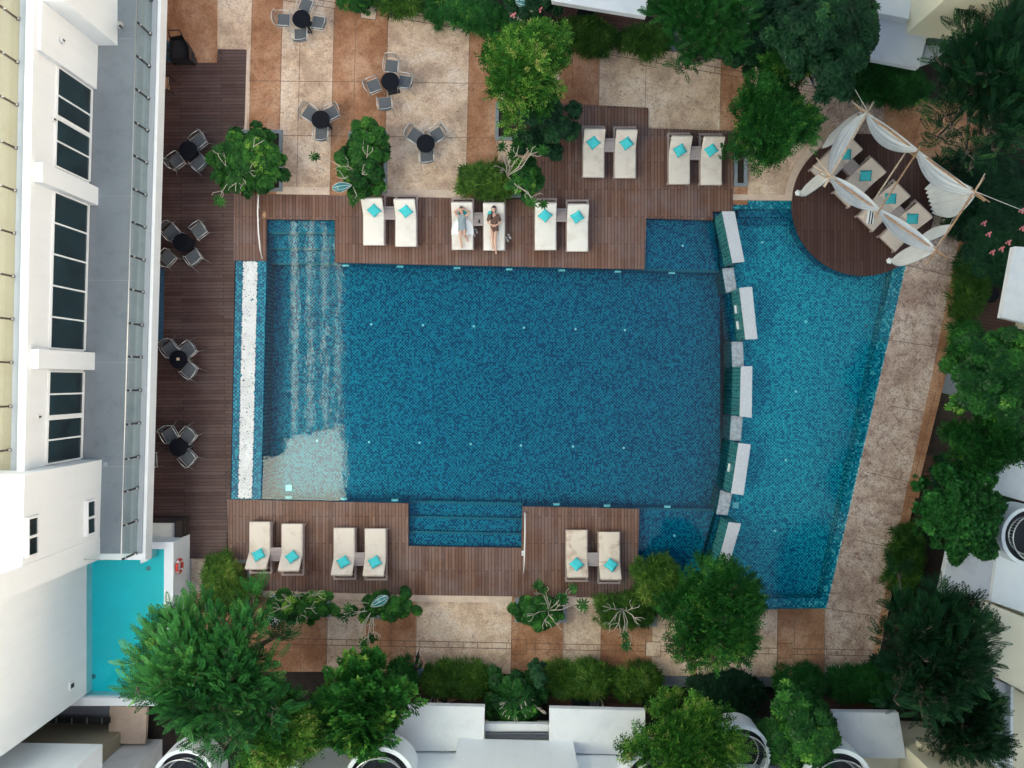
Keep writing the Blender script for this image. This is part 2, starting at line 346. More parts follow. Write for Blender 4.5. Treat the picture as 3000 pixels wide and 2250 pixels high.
# ================================================================== SETTING
ZP, ZW, ZF = -.06, -.14, -1.15       # paving, water, pool floor
def interp(pts, x):
    for (x0, y0), (x1, y1) in zip(pts, pts[1:]):
        if x <= x1: return y0+(y1-y0)*(x-x0)/(x1-x0)
    return y1
TOPL = [(400, -70), (917, 15), (1500, 106), (1754, 155), (2192, 231), (2370, 268), (2717, 331), (2900, 362)]
yl = lambda x: interp(TOPL, x)
struct('ground', prism(B(), [(-160, -160), (160, -160), (160, 160), (-160, 160)], -2.6, -2.5), M['ground'])
bm = B()
for a in (rect(-1500, -1500, 664, 3800), rect(2676, -1500, 4500, 3800), rect(664, -1500, 2676, 560), rect(664, 1800, 2676, 3800)): pprism(bm, a, -2.4, -.16)
struct('planting_bed', bm, M['soil'])
# ---- pool floors, ledges, steps
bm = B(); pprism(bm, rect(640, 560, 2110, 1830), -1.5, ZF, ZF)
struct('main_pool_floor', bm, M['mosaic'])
arc = [(2089, 622), (2112, 787), (2128, 860), (2143, 1001), (2146, 1075), (2143, 1218), (2137, 1292), (2112, 1436), (2099, 1507), (2060, 1646), (2030, 1800)]
CZ = -.75
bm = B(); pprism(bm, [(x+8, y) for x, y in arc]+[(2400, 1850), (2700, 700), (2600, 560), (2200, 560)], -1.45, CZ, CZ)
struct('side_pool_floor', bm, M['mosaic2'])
bm = B()
for (x0, y0, x1, y1, z) in ((776, 640, 986, 683, -.34), (776, 683, 986, 727, -.52), (776, 727, 986, 769, -.70)): pprism(bm, rect(x0, y0, x1, y1), -1.2, z, ZW)
for (y0, y1, z) in ((1476, 1519, -.70), (1519, 1561, -.52), (1561, 1612, -.34)): pprism(bm, [(1192, y0-4), (1534, y0+3), (1534, y1+3), (1192, y1-4)], -1.2, z, ZW)
pprism(bm, [(1885, 636), (2094, 616), (2113, 797), (1885, 790)], -1.2, -.45, ZW)
pprism(bm, [(1869, 1491), (2102, 1495), (2060, 1640), (1869, 1633)], -1.2, -.5, ZW)
pprism(bm, [(1869, 1633.5), (2062, 1640), (2050, 1700), (1869, 1700)], -1.2, -.25, ZW)
struct('pool_top_step', pprism(B(), [(2148, 585), (2328, 585), (2328, 612), (2148, 612)], -1.2, -.18, ZW), M['mosaic_edge'])
pprism(bm, [(2168, 612.5), (2328, 612.5), (2328, 632), (2168, 632)], -1.2, -.38, ZW)
pprism(bm, [(2168, 632.5), (2328, 632.5), (2328, 652), (2168, 652)], -1.2, -.55, ZW)
struct('pool_step', bm, [M['mosaic'], M['nosing']])
bm = B()
for (a, b, z) in (((778, 683), (984, 684), -.334), ((778, 727), (984, 728), -.514), ((778, 769), (984, 770), -.694), ((1194, 1475), (1532, 1481), -.694), ((1194, 1517), (1532, 1523), -.514),
                  ((1194, 1559), (1532, 1565), -.334), ((1887, 789), (2113, 795), -.444), ((1871, 1492), (2100, 1497), -.494)):
    up = 1 if a[1] > 1400 else -1
    pprism(bm, [a, b, (b[0], b[1]+6*up), (a[0], a[1]+6*up)], z-.006, z, ZW)
struct('step_nosing', bm, M['nosing'])
# left overflow band with pebble channel
bm = B(); pprism(bm, [(691, 755), (781, 755), (764, 1474), (675, 1474)], -1.2, -.07)
struct('overflow_channel', bm, M['mosaic_gut'])
# right infinity edge band
bm = B(); pprism(bm, [(2621, 775), (2662, 775), (2424, 1790), (2190, 1790), (2190, 1753), (2408, 1753)], -1.4, -.17, ZW)
struct('overflow_edge', bm, M['mosaic_edge'])
bm = B(); pprism(bm, [(2655, 770), (2662, 770), (2427, 1787), (2418, 1787)], -1.4, -.10)
struct('pool_rim', bm, M['mosaic_edge'])
# water
bm = B(); prism(bm, W([(660, 560), (2690, 560), (2690, 640), (2424, 1784), (2420, 1800), (660, 1800)], ZW), ZW-.002, ZW)
bm.free(); bm = B(); vs = [bm.verts.new((*p, ZW)) for p in W([(700, 600), (2085, 600)]+[(x+20, y) for x, y in arc[:-1]]+[(2060, 1786), (700, 1786)], ZW)][::-1]; bm.faces.new(vs)
struct('water', bm, M['water'])
bm = B(); vs = [bm.verts.new((*p, ZW)) for p in W([(x+20, y) for x, y in arc[:-1]][::-1]+[(2109, 583), (2400, 583), (2690, 660), (2419, 1786), (2060, 1786)], ZW)]; bm.faces.new(vs); bmesh.ops.recalc_face_normals(bm, faces=bm.faces[:])
if bm.faces[:][0].normal.z < 0: bmesh.ops.reverse_faces(bm, faces=bm.faces[:])
struct('side_water', bm, M['water3'])
# pebbles
def pebbles():
    bm = bmesh.new(); bmesh.ops.create_icosphere(bm, subdivisions=1, radius=1.); v0 = np.array([v.co[:] for v in bm.verts]); f0 = np.array([[v.index for v in f.verts] for f in bm.faces]); bm.free()
    n = 5200; V = []; Fc = []
    t = rng.random(n); u = rng.random(n)
    for i in range(n):
        y = 767+t[i]*(1459-767); xl = 714-(y-767)*14.5/692; xr = xl+40-(y-767)*2/692
        p = P(xl+u[i]*(xr-xl), y, -.05); s = .030+.014*rng.random(); a = rng.random()*6.3
        sc = np.array([s*1.2, s*.85, s*.55]); ca, sa = math.cos(a), math.sin(a); q = v0*sc
        q = np.stack([q[:, 0]*ca-q[:, 1]*sa, q[:, 0]*sa+q[:, 1]*ca, q[:, 2]], 1)+np.array([p.x, p.y, -.05+.03*rng.random()])
        V.append(q); Fc.append(f0+i*len(v0))
    return np.concatenate(V), np.concatenate(Fc)
def npmesh(name, V, Fc, m, parent=None, tint=None, smooth=False):
    me = bpy.data.meshes.new(name); k = Fc.shape[1]
    me.vertices.add(len(V)); me.vertices.foreach_set('co', V.astype(np.float32).ravel())
    me.loops.add(Fc.size); me.loops.foreach_set('vertex_index', Fc.astype(np.int32).ravel())
    me.polygons.add(len(Fc)); me.polygons.foreach_set('loop_start', np.arange(0, Fc.size, k, dtype=np.int32))
    me.update(calc_edges=True); me.materials.append(m)
    if tint is not None:
        at = me.attributes.new('tint', 'FLOAT', 'POINT'); at.data.foreach_set('value', tint.astype(np.float32))
    if smooth: me.polygons.foreach_set('use_smooth', np.ones(len(Fc), bool))
    return link(bpy.data.objects.new(name, me), parent)
V, Fc = pebbles(); tag(npmesh('pebbles', V, Fc, simple('white_pebble', (.78, .80, .80), .6, var=.12, sc=1.5), smooth=True), kind='stuff')
# ---- decks
DEC = [(686, 567), (1340, 580), (1558, 584), (1566, 300), (1640, 302), (1899, 316), (1899, 376), (2147, 383), (2147, 617), (2088, 620), (2088, 645), (1893, 639), (1889, 789), (981, 769), (981, 644), (780, 642), (780, 764), (684, 763)]
def deck(name, px, m, z=0., tile=None):
    bm = pprism(B(), px, z-.12, z); struct(name, bm, m)
def shrink(px, k):  # move the outline inwards a little (towards its own centroid side) for the tiled wall below the deck
    n = len(px); out = []
    a = sum(px[i][0]*px[(i+1) % n][1]-px[(i+1) % n][0]*px[i][1] for i in range(n)); s = 1 if a > 0 else -1
    for i in range(n):
        p0, p1, p2 = px[i-1], px[i], px[(i+1) % n]
        e1 = Vector((p1[0]-p0[0], p1[1]-p0[1])).normalized(); e2 = Vector((p2[0]-p1[0], p2[1]-p1[1])).normalized()
        n1 = Vector((-e1.y, e1.x))*s; n2 = Vector((-e2.y, e2.x))*s
        b = (n1+n2); b = b/max(.3, b.dot(n1)); out.append((p1[0]+b.x*k, p1[1]+b.y*k))
    return out
def sub(name, px, k=1.5, top=-.12, m='mosaic'):
    struct(name, pprism(B(), shrink(px, k), -1.3, top, 0), M[m])
deck('timber_deck', DEC, M['deck']); sub('pool_wall', DEC)
DEB = [(666, 1463), (1197, 1475), (1196, 1600), (1527, 1606), (1531, 1484), (1873, 1491), (1866, 1752), (1250, 1744), (700, 1728), (669, 1727)]
deck('timber_deck', DEB, M['deck']); sub('pool_wall', DEB)
DEL = [(420, 183), (635, 184), (638, 144), (722, 145), (716, 360), (690, 560), (688, 765), (675, 1463), (668, 1465), (663, 1638), (400, 1634)]
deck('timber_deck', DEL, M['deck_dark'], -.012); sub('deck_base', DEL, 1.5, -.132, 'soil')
rc = [(2530+209*math.cos(a*math.pi/32), 600+208*math.sin(a*math.pi/32)) for a in range(64)]
deck('round_deck', rc, M['deck_round'], .02); sub('pool_wall', rc, 2, -.1)
# dark slots beside the left deck under the veranda
bm = B(); pprism(bm, [(452, 785), (481, 787), (478, 999), (449, 997)], -.02, .006); pprism(bm, [(440, 1160), (458, 1160), (455, 1266), (440, 1264)], -.02, .006)
struct('drain_pit', bm, M['blue'])
# ---- paving (upper court)
def sheet(bm, px, z): pprism(bm, px, z-.02, z)
up = [(480, yl(480)-260), (722, yl(722)-60)] + [(x, yl(x)-42) for x in (917, 1200, 1500, 1754, 2000, 2192, 2370)]
bm = B(); pprism(bm, up+[(2530, 560), (2325, 586), (2147, 586), (2147, 560), (700, 575), (690, 300), (480, 300)], -1.3, ZP)
struct('paving', bm, M['cream'])
wk = [(2386, yl(2386)-42), (2600, yl(2600)-42), (2905, 320), (2850, 640), (2768, 1112), (2623, 1697), (2560, 1988), (2405, 1988), (2422, 1786), (2657, 772), (2660, 700), (2530, 600), (2386, 440)]
bm = B(); pprism(bm, wk, -1.3, ZP-.001); struct('paving', bm, M['walk'])
bm = B(); pprism(bm, [(560, 1636), (668, 1636), (668, 1725), (1870, 1748), (1870, 1790), (2200, 1788), (2424, 1784), (2424, 1984), (1400, 1974), (560, 1962)], -1.3, ZP-.002)
struct('paving', bm, M['cream'])
bm = B(); z = ZP+.004
def band(x0, x1, ya, yb, k=-.024, zz=None):
    f = lambda x, y: x+k*y
    sheet(bm, [(f(x0, ya if ya is not None else yl(x0)-42), ya if ya is not None else yl(x0)-42), (f(x1, ya if ya is not None else yl(x1)-42), ya if ya is not None else yl(x1)-42), (f(x1, yb), yb), (f(x0, yb), yb)], z if zz is None else zz)
band(484, 637, -300, 330, 0); band(739, 828, None, 600); band(980, 1138, None, 600); band(1378, 1470, None, 600); band(1640, 1757, None, 400, -.01); band(2112, 2192, None, 600, -.003)
# bottom walk
for x0, x1, yb in ((560, 958, 1968), (1074, 1219, 1972), (1499, 1650, 1976), (1761, 1911, 1979), (2026, 2044, 1980), (2278, 2416, 1984)): sheet(bm, [(x0, 1738 if x0 < 2270 else 1784), (x1, 1738 if x0 < 2270 else 1784), (x1-3, yb), (x0-3, yb)], z)
sheet(bm, [(2584, yl(2584)-42), (2900, 322), (2858, 640), (2822, 640), (2757, 520), (2600, 420)], z)
sheet(bm, [(2822, 640), (2852, 642), (2768, 1112), (2623, 1695), (2560, 1980), (2545, 1980), (2594, 1722), (2721, 1147)], z)
struct('paving_band', bm, M['terra'])
# drain channels + joints
bm = B(); jm = B(); zj = ZP+.008
def line(a, b, w=1.7, z=None, bmx=None):
    a, b = Vector(a), Vector(b); t = (b-a).normalized(); n = Vector((-t.y, t.x))*w/2
    sheet(bmx or jm, [tuple(a+n), tuple(b+n), tuple(b-n), tuple(a-n)], zj if z is None else z)
def polyl(pts, **k):
    for a, b in zip(pts, pts[1:]): line(a, b, **k)
polyl(TOPL[:-1]+[(2900, 362)]); polyl([(x, y-18) for x, y in TOPL]); polyl([(x, y-43) for x, y in TOPL], w=2.2)
x = 520
while x < 2850:
    line((x, yl(x)), (x+3, yl(x)-18), w=1.3); x += 42.5
x = 760
while x < 2560:
    y = 1870+(x-850)*.0205; line((x, y), (x, y+17), w=1.3); x += 42.6
line((600, 1866), (2560, 1905)); line((600, 1883), (2560, 1922))
for x0 in (739, 828, 882, 980, 1044, 1138, 1378): line((x0-.024*yl(x0), yl(x0)), (x0-.024*560, 560), w=1.2)
for x0, yb in ((1678, 330), (1757, 320), (1893, 320), (2112, 380), (2143, 560)): line((x0, yl(x0)), (x0-3, yb), w=1.2)
for y in (239, 398): line((700, y-3), (1480, y+6), w=1.3)
for x0, yb in ((882, 1968), (958, 1968), (1146, 1971), (1219, 1971), (1499, 1974), (1570, 1975), (1650, 1976), (1761, 1978), (1892, 1979), (1910, 1979), (2278, 1983), (2327, 1983), (2416, 1984)): line((x0+2, 1752 if x0 < 2270 else 1785), (x0-2, yb), w=1.2)
for (a, b) in (((2656, 777), (2815, 815)), ((2586, 994), (2747, 1017)), ((2610, 1190), (2706, 1207)), ((2540, 1384), (2662, 1411)), ((2500, 1580), (2616, 1606)), ((2421, 1782), (2566, 1806)), ((2386, 300), (2386, 440)), ((2700, 340), (2650, 500)), ((2815, 815), (2768, 1112)), ((2835, 700), (2750, 1112)), ((2742, 1147), (2640, 1560))): line(a, b, w=1.6)
y = 700
while y < 1650:
    xa = 2840-(y-640)*.155; line((xa-16-(y-640)*.02, y), (xa+10-(y-640)*.03, y+3), w=1.3); y += 43
struct('paving_joint', jm, M['joint']); bm.free()
# coping strips along the decks
bm = B()
for px in ([(810, 546), (965, 549), (965, 571), (810, 569)], [(1125, 554), (1360, 558), (1360, 580), (1125, 577)], [(727, 1729), (1250, 1744), (1500, 1747), (1500, 1766), (1250, 1763), (727, 1748)],
           [(1655, 1749), (1760, 1751), (1760, 1771), (1655, 1770)], [(722, 146), (733, 146), (722, 400), (714, 400)], [(2147, 569), (2322, 571), (2322, 587), (2147, 586)]):
    pprism(bm, px, -.2, -.035)
for a in range(20, 35):
    a0, a1 = a*math.pi/32*1.0+math.pi*.22, (a+1)*math.pi/32+math.pi*.22
    q = [(2530+r*math.cos(t), 600+r*math.sin(t)) for r, t in ((211, a0), (232, a0), (232, a1), (211, a1))]
    if q[0][1] < 592: pprism(bm, q, -.2, .0)
struct('coping', bm, M['coping'])
# drain covers in the paving
def cover(pxs, lab, m):
    t = thing('drain_cover', lab, 'drain cover', P(sum(p[0] for p in pxs)/4, sum(p[1] for p in pxs)/4, ZP+.012), group='square drain covers set in the paving'); bm = B()
    c = t.location
    prism(bm, [(p[0]-c.x, p[1]-c.y) for p in W(pxs, ZP)], -.012, 0); obj('cover_frame', bm, M['joint'], t)
    bm = B(); prism(bm, [(p[0]-c.x, p[1]-c.y) for p in W(shrink(pxs, 1.6), ZP)], -.01, .008); obj('cover_slab', bm, m, t)
cover([(1060, 10), (1105, 18), (1101, 60), (1056, 53)], 'square paving drain cover by the topmost hedge of the upper court', M['coping'])
cover([(1880, 155), (1926, 162), (1920, 199), (1875, 190)], 'square pale drain cover below the small clipped hedge at the top', M['cream'])
cover([(1070, 1862), (1115, 1863), (1115, 1907), (1070, 1906)], 'square brown drain cover above the broad-leaved tree', M['terra'])
cover([(1499, 1873), (1544, 1874), (1544, 1918), (1498, 1917)], 'square orange drain cover in the middle of the lower walk', M['terra'])
cover([(1892, 1879), (1937, 1880), (1936, 1925), (1891, 1924)], 'square half cream drain cover with two screws, left of the round green tree', M['cream'])
cover([(2278, 1884), (2321, 1885), (2320, 1929), (2276, 1928)], 'square orange drain cover near the pool corner', M['terra'])
cover([(2745, 1022), (2795, 1032), (2780, 1070), (2738, 1062)], 'square rusty drain cover on the walk beside the right hedge', M['terra'])
cover([(2660, 1413), (2700, 1420), (2692, 1460), (2652, 1455)], 'square dark drain cover on the walk, under the right trees', M['terra'])
# ---- planter kerbs
def kerb(px, h=.03, w=10):
    bm = B(); ins = shrink(px, w)
    n = len(px)
    for i in range(n):
        j = (i+1) % n; pprism(bm, [px[i], px[j], ins[j], ins[i]], -.3, h)
    struct('planter_kerb', bm, M['kerb'])
    struct('planter_soil', pprism(B(), ins, -.3, -.03), M['soil'])
kerb(rect(700, 380, 827, 560)); kerb(rect(1020, 384, 1134, 566)); kerb([(1452, 300), (1570, 300), (1570, 412), (1450, 410)]); kerb(rect(1395, 480, 1560, 578)); kerb(rect(2151, 392, 2190, 546))
kerb(rect(795, 1742, 968, 1808)); kerb(rect(1066, 1746, 1160, 1813)); kerb(rect(1508, 1752, 1660, 1824)); kerb(rect(1765, 1756, 1925, 1836)); kerb([(1868, 1692), (2045, 1692), (2195, 1795), (1868, 1795)]); kerb(rect(600, 1640, 735, 1790))
# ---- back terraces and steps beyond the walks
bm = B()
for px in (rect(1160, 1990, 1425, 2080), rect(1605, 2010, 1880, 2095), [(1600, -20), (1900, -20), (1880, 125), (1640, 75)], rect(2380, 2040, 2560, 2110), [(2820, 640), (2990, 660), (2980, 1010), (2760, 980)], [(2690, 1330), (2900, 1350), (2890, 1440), (2670, 1420)]): pprism(bm, px, -.4, -.12)
struct('terrace_deck', bm, M['deck_small'])
bm = B()
for i, px in enumerate((rect(1915, 1979, 2430, 1996), rect(1915, 1996, 2430, 2012), rect(1915, 2012, 2400, 2030), rect(930, 1965, 960, 2020))): pprism(bm, px, -.5, -.1-.03*i)
pprism(bm, [(1440, 20), (1500, 20), (1500, 60), (1440, 50)], -.4, -.1); pprism(bm, [(1790, 120), (1830, 126), (1830, 150), (1780, 145)], -.4, -.09)
pprism(bm, [(1950, 20), (2170, 60), (2160, 215), (1930, 168)], -.4, -.1); pprism(bm, [(2380, 210), (2480, 230), (2470, 280), (2380, 262)], -.4, -.1); pprism(bm, [(2770, 1080), (2830, 1090), (2800, 1160), (2760, 1150)], -.4, -.09)
pprism(bm, rect(1380, 1975, 1425, 2010), -.4, -.1); pprism(bm, rect(1790, 1975, 1815, 2010), -.4, -.1)
struct('stone_step', bm, M['step'])

# ================================================================== WALL OF BLOCKS BETWEEN THE POOLS
caps = [([(2116, 620), (2152, 620), (2181, 766), (2147, 769)], (2089, 622), (2112, 787), (2149, 784), 'tall tiled wall block beside the timber deck, topmost of the curved row'),
        ([(2167, 844), (2203, 841), (2219, 992), (2185, 994)], (2129, 861), (2143, 1000), None, 'tall tiled wall block with a water spout, second from the top'),
        ([(2172, 1074), (2204, 1074), (2202, 1223), (2168, 1219)], (2146, 1077), (2143, 1217), None, 'tall tiled wall block in the middle of the curved row'),
        ([(2165, 1299), (2199, 1303), (2178, 1450), (2143, 1445)], (2137, 1293), (2113, 1435), None, 'tall tiled wall block second from the bottom, next to the floor grate'),
        ([(2136, 1531), (2171, 1535), (2127, 1680), (2100, 1668)], (2099, 1508), (2056, 1646), None, 'tall tiled wall block running under the round green tree')]
for i, (cp, a, b, c, lab) in enumerate(caps):
    zt = 1.05
    t = thing('pool_wall_block', lab, 'wall block', P(cp[0][0], cp[0][1], ZW), group='tall tiled blocks of the curved pool wall'); o = t.location
    top = [Vector(P(x, y, zt)[:2]) for x, y in cp]
    bm = B(); prism(bm, [tuple(p-Vector(o[:2])) for p in top], -1.2, zt-.06-ZW)
    obj('tiled_wall', bm, M['mosaic_green'], t)
    cc = sum(top, Vector((0, 0)))/4
    bm = B(); prism(bm, [tuple(cc+(p-cc)*1.012-Vector(o[:2])) for p in top], zt-.06-ZW, zt-ZW); obj('capstone', bm, M['capstone'], t)
    if i in (1, 3):
        A0, A1 = top[0]-Vector(o[:2]), top[3]-Vector(o[:2]); dd = (A1-A0); nn = Vector((-dd.y, dd.x)).normalized(); nn = -nn if nn.x > 0 else nn
        for q in (.3, .62) if i == 1 else (.45,):
            bm = B(); p0 = A0+dd*q; prism(bm, [tuple(p0+nn*.004), tuple(p0+dd*(.16)+nn*.004), tuple(p0+dd*(.16)+nn*.07), tuple(p0+nn*.07)], .45, .50); obj('water_spout', bm, M['whitepl'], t)
lows = [[(2116, 787), (2149, 784), (2158, 847), (2128, 859)], [(2143, 1001), (2176, 1001), (2179, 1074), (2146, 1075)], [(2143, 1218), (2176, 1221), (2170, 1292), (2138, 1289)], [(2112, 1436), (2145, 1447), (2131, 1509), (2099, 1506)]]
for px, lab in zip(lows, ('low wet capped block below the first tall wall block', 'low pale capped block above the middle tall wall block', 'low blotchy capped block below the middle tall wall block', 'low pale capped block above the last tall wall block')):
    t = thing('overflow_block', lab, 'wall block', P(px[0][0], px[0][1], ZW), group='low overflow blocks of the curved pool wall'); o = t.location
    wp = [(p[0]-o.x, p[1]-o.y) for p in W(px, .02)]
    obj('tiled_base', prism(B(), wp, -1.1, .13), M['mosaic_green'], t)
    obj('capstone', prism(B(), [(x*1.0, y) for x, y in wp], .132, .17), M['wetstone'], t)
# core wall under the curve
bm = B()
for (x0, y0), (x1, y1) in zip(arc[:-1], arc[1:]): pprism(bm, [(x0+6, y0), (x0+34, y0), (x1+34, y1), (x1+6, y1)], -1.4, -.30, ZW)
struct('pool_divider', bm, M['mosaic'])
# pool lights and grates
names = ['leftmost', 'second from the left', 'third from the left', 'fourth from the left', 'fifth from the left', 'sixth from the left', 'rightmost']
def plight(px, py, z, lab, r=.05):
    t = thing('pool_light', lab, 'pool light', P(px, py, z), group='round lights in the pool floors')
    obj('bezel', disc(B(), (0, 0), r, 0, .012, 20), M['whitepl'], t); obj('lens', disc(B(), (0, 0), r*.72, .012, .02, 20), M['lamp'], t)
ups = [(1088, 950), (1239, 953), (1388, 956), (1535, 960), (1686, 964), (1831, 967)]
for i, (x, y) in enumerate(ups): plight(x, y, ZF+.003, 'round white light in the upper row on the main pool floor, %s' % (names[i] if i < 5 else 'rightmost'))
lo = [(929, 1291), (1081, 1295), (1229, 1297), (1379, 1301), (1526, 1305), (1679, 1308), (1827, 1312)]
for i, (x, y) in enumerate(lo): plight(x, y, ZF+.003, 'round white light in the lower row on the main pool floor, %s' % names[i])
for x, y, z, lab in ((2000, 720, -.447, 'round light in the shallow ledge beside the upper timber deck'), (1976, 1569, -.497, 'round light in the shallow ledge beside the lower timber deck'),
                (2233, 710, CZ+.003, 'round light in the side pool floor near the round deck'), (2361, 942, CZ+.003, 'round light in the side pool below the round deck, second from the top'),
                (2332, 1147, CZ+.003, 'round light halfway down the side pool floor'), (2302, 1348, CZ+.003, 'round light in the side pool floor beside the second last wall block'), (2270, 1555, CZ+.003, 'round light in the side pool floor nearest its lower corner')): plight(x, y, z, lab)
def nlight(x, y, d, lab):
    t = thing('wall_light', lab, 'pool wall light', P(x, y+3*d, -.40), group='underwater lights along the main pool walls')
    bm = B(); box(bm, -.13, .13, -.01, .03, -.04, .02); obj('housing', bm, M['whitepl'], t); bm = B(); tube(bm, [(-.12, -.035*(-d), .0), (.12, -.035*(-d), .0)], .025, 8); obj('lens', bm, M['lamp'], t)
for i, (x, y) in enumerate([(1013, 777), (1172, 780), (1339, 784), (1492, 788), (1646, 791), (1810, 795), (1968, 799)]): nlight(x, y, 1, 'slim light under the upper edge of the main pool, %s' % names[i])
for i, (x, y) in enumerate([(846, 1459), (1007, 1463), (1157, 1467), (1630, 1479), (1778, 1483), (1955, 1486)]): nlight(x, y, -1, 'slim light under the lower edge of the main pool, %s' % (names[i] if i < 5 else 'rightmost'))
def grate(x, y, z, lab):
    t = thing('floor_grate', lab, 'drain grate', P(x, y, z)); obj('grate_frame', box(B(), -.12, .12, -.12, .12, 0, .012), M['capstone'], t)
    bm = B()
    for k in range(6): box(bm, -.11, .11, -.105+k*.038, -.085+k*.038, .012, .02)
    obj('grate_bars', bm, M['steel'], t)
grate(846, 1429, ZF+.003, 'white square grate in the pale lower left corner of the main pool'); grate(2155, 1480, CZ+.003, 'grey square grate in the side pool beside the wall blocks')
# ================================================================== HANDRAILS
t = thing('handrail', 'curved white handrail on brown deck by the upper pool steps', 'handrail', (0, 0, 0))
obj('rail_tube', tube(B(), [P(757, 570, .85), P(755, 620, .9), P(757, 680, .9), (P(762, 730, .8)), P(768, 757, .25), P(768, 757, 0.)], .028, 10), M['whitepl'], t)
obj('mount_plate', pprism(B(), rect(769, 620, 778, 639), 0, .02), M['bamboo'], t)
obj('post', tube(B(), [P(773, 626, 0), P(764, 612, .5), P(757, 600, .88)], .018, 8), M['steel'], t); obj('post', tube(B(), [P(773, 634, 0), P(762, 640, .5), P(757, 650, .9)], .018, 8), M['steel'], t)
t = thing('handrail', 'straight white handrail along the deck seam by the lower pool steps', 'handrail', (0, 0, 0))
obj('rail_tube', tube(B(), [P(1537, 1500, 0.), P(1538, 1503, .8), P(1538, 1560, .9), P(1536, 1640, .85), P(1535, 1680, .3)], .025, 10), M['whitepl'], t)
obj('post', tube(B(), [P(1538, 1500, 0), P(1541, 1502, .8)], .03, 8), M['black'], t); obj('post', tube(B(), [P(1531, 1620, 0), P(1536, 1625, .86)], .022, 8), M['steel'], t); obj('mount_plate', pprism(B(), rect(1528, 1614, 1535, 1628), 0, .04), M['whitepl'], t)

# ================================================================== HOTEL (left)
hot = thing('hotel_building', 'long white hotel wing with dark windows and glass railed terraces left of the pool deck', 'building', (0, 0, 0))
K = .0287
Z1, Z2 = 2.6, 5.9
ex = lambda x0, y, k=.0283: x0-k*y
# ground floor wall under the slab
obj('ground_wall', prism(B(), W([(215, -500), (190, 1640)], 0)+W([(-900, 1640), (-900, -500)], 0), -.3, 2.1), M['cream_wall'], hot)
bm = pprism(B(), [(ex(472, -500), -500), (ex(472, 1640), 1640), (-700, 1640), (-700, -500)], 2.1, Z1); obj('terrace_slab', bm, M['white'], hot)
obj('terrace_floor', pprism(B(), [(ex(446, -500), -500), (ex(446, 1622), 1622), (-700, 1622), (-700, -500)], Z1, Z1+.012), M['concrete'], hot)
obj('terrace_ledge', pprism(B(), [(ex(460, -500), -500), (ex(460, 1622), 1622), (ex(446.3, 1622), 1622), (ex(446.3, -500), -500)], Z1, Z1+.07), M['ledge'], hot)
bm = B()
for yj in (112, 573, 820, 1060, 1366): pprism(bm, [(260, yj), (395, yj+1), (395, yj+2.2), (260, yj+1.2)], Z1+.012, Z1+.016)
pprism(bm, rect(303, 1354, 314, 1365), Z1+.012, Z1+.017); obj('floor_joint', bm, M['ledge'], hot)
xw = lambda y: 269-K*(y-264)
def wl(name, px, z0, z1, m='white'): return obj(name, pprism(B(), px, z0, z1, Z1), M[m], hot)
wl('wall', [(xw(-500), -500), (xw(1346), 1346), (-700, 1346), (-700, -500)], Z1, Z2)
wl('wall', [(345, -500), (345, 134), (100, 134), (100, -500)], Z1, Z2)
wl('wall', [(288, 134.5), (284, 262), (200, 262), (200, 134.5)], Z1, Z2-.003)
wl('pier', [(289, 550), (288, 602), (200, 602), (200, 550)], Z1, Z2-.003); wl('pier', [(279, 1033), (278, 1084), (200, 1084), (200, 1033)], Z1, Z2-.003)
wl('wall', [(299, 1346.5), (291, 1633), (150, 1633), (150, 1346.5)], Z1-.6, Z2+1.1)
# tall volume beyond
YA = P(0, 1600, 5.6).y; xA = P(294, 1600, Z1).x; XB = -15.84
obj('wall', prism(B(), [(xA, YA-.3), (xA, -6.30), (-60, -6.30), (-60, YA-.3)], Z1, 16), M['white'], hot)
obj('wall', prism(B(), [(XB, -6.303), (XB, -11.6), (-60, -11.6), (-60, -6.303)], -.3, 16), M['white'], hot)
obj('roof_parapet', pprism(B(), [(ex(113, -500, .0205), -500), (ex(113, 1600, .0205), 1600), (ex(90, 1600, .0205), 1600), (ex(90, -500, .0205), -500)], Z2+.001, Z2+.22, Z2), M['white'], hot)
obj('terrace_ledge', pprism(B(), [(ex(89.7, -500, .0205), -500), (ex(89.7, 1600, .0205), 1600), (ex(66, 1600, .0205), 1600), (ex(66, -500, .0205), -500)], Z2+.001, Z2+.12, Z2), M['ledge'], hot)
obj('upper_floor', pprism(B(), [(ex(65.7, -500, .0205), -500), (ex(65.7, 1600, .0205), 1600), (-700, 1600), (-700, -500)], Z2+.001, Z2+.03, Z2), M['beige_roof'], hot)
# windows
def window(y0, y1, zb, zt, divs, thick=(), xo=3):
    """on the main wall plane; y in pixels at terrace height"""
    X = lambda y: P(xw(y)+xo, y, Z1).x
    Y = lambda y: P(0, y, Z1).y
    bm = B(); f = .055
    prism(bm, [(X(y0)-.05, Y(y0)), (X(y1)-.05, Y(y1)), (X(y1)+.055, Y(y1)), (X(y0)+.055, Y(y0))], zb-.05, zb+.02)
    prism(bm, [(X(y0)-.05, Y(y0)), (X(y1)-.05, Y(y1)), (X(y1)+.03, Y(y1)), (X(y0)+.03, Y(y0))], zt, zt+.05)
    for yy in [y0]+list(divs)+[y1]:
        w_ = .055 if yy not in thick else .16
        c = Y(yy); prism(bm, [(X(yy)-.05, c-w_/2), (X(yy)+.03, c-w_/2), (X(yy)+.03, c+w_/2), (X(yy)-.05, c+w_/2)], zb+.02, zt)
    wo = obj('window', bm, M['frame_w'], hot)
    ed = [y0]+list(divs)+[y1]
    for a, b in zip(ed, ed[1:]):
        pb = B(); prism(pb, [(X(a)-.06, Y(a)), (X(b)-.06, Y(b)), (X(b)+.008, Y(b)), (X(a)+.008, Y(a))], zb+.021, zt-.001); obj('pane', pb, M['pane'], wo)
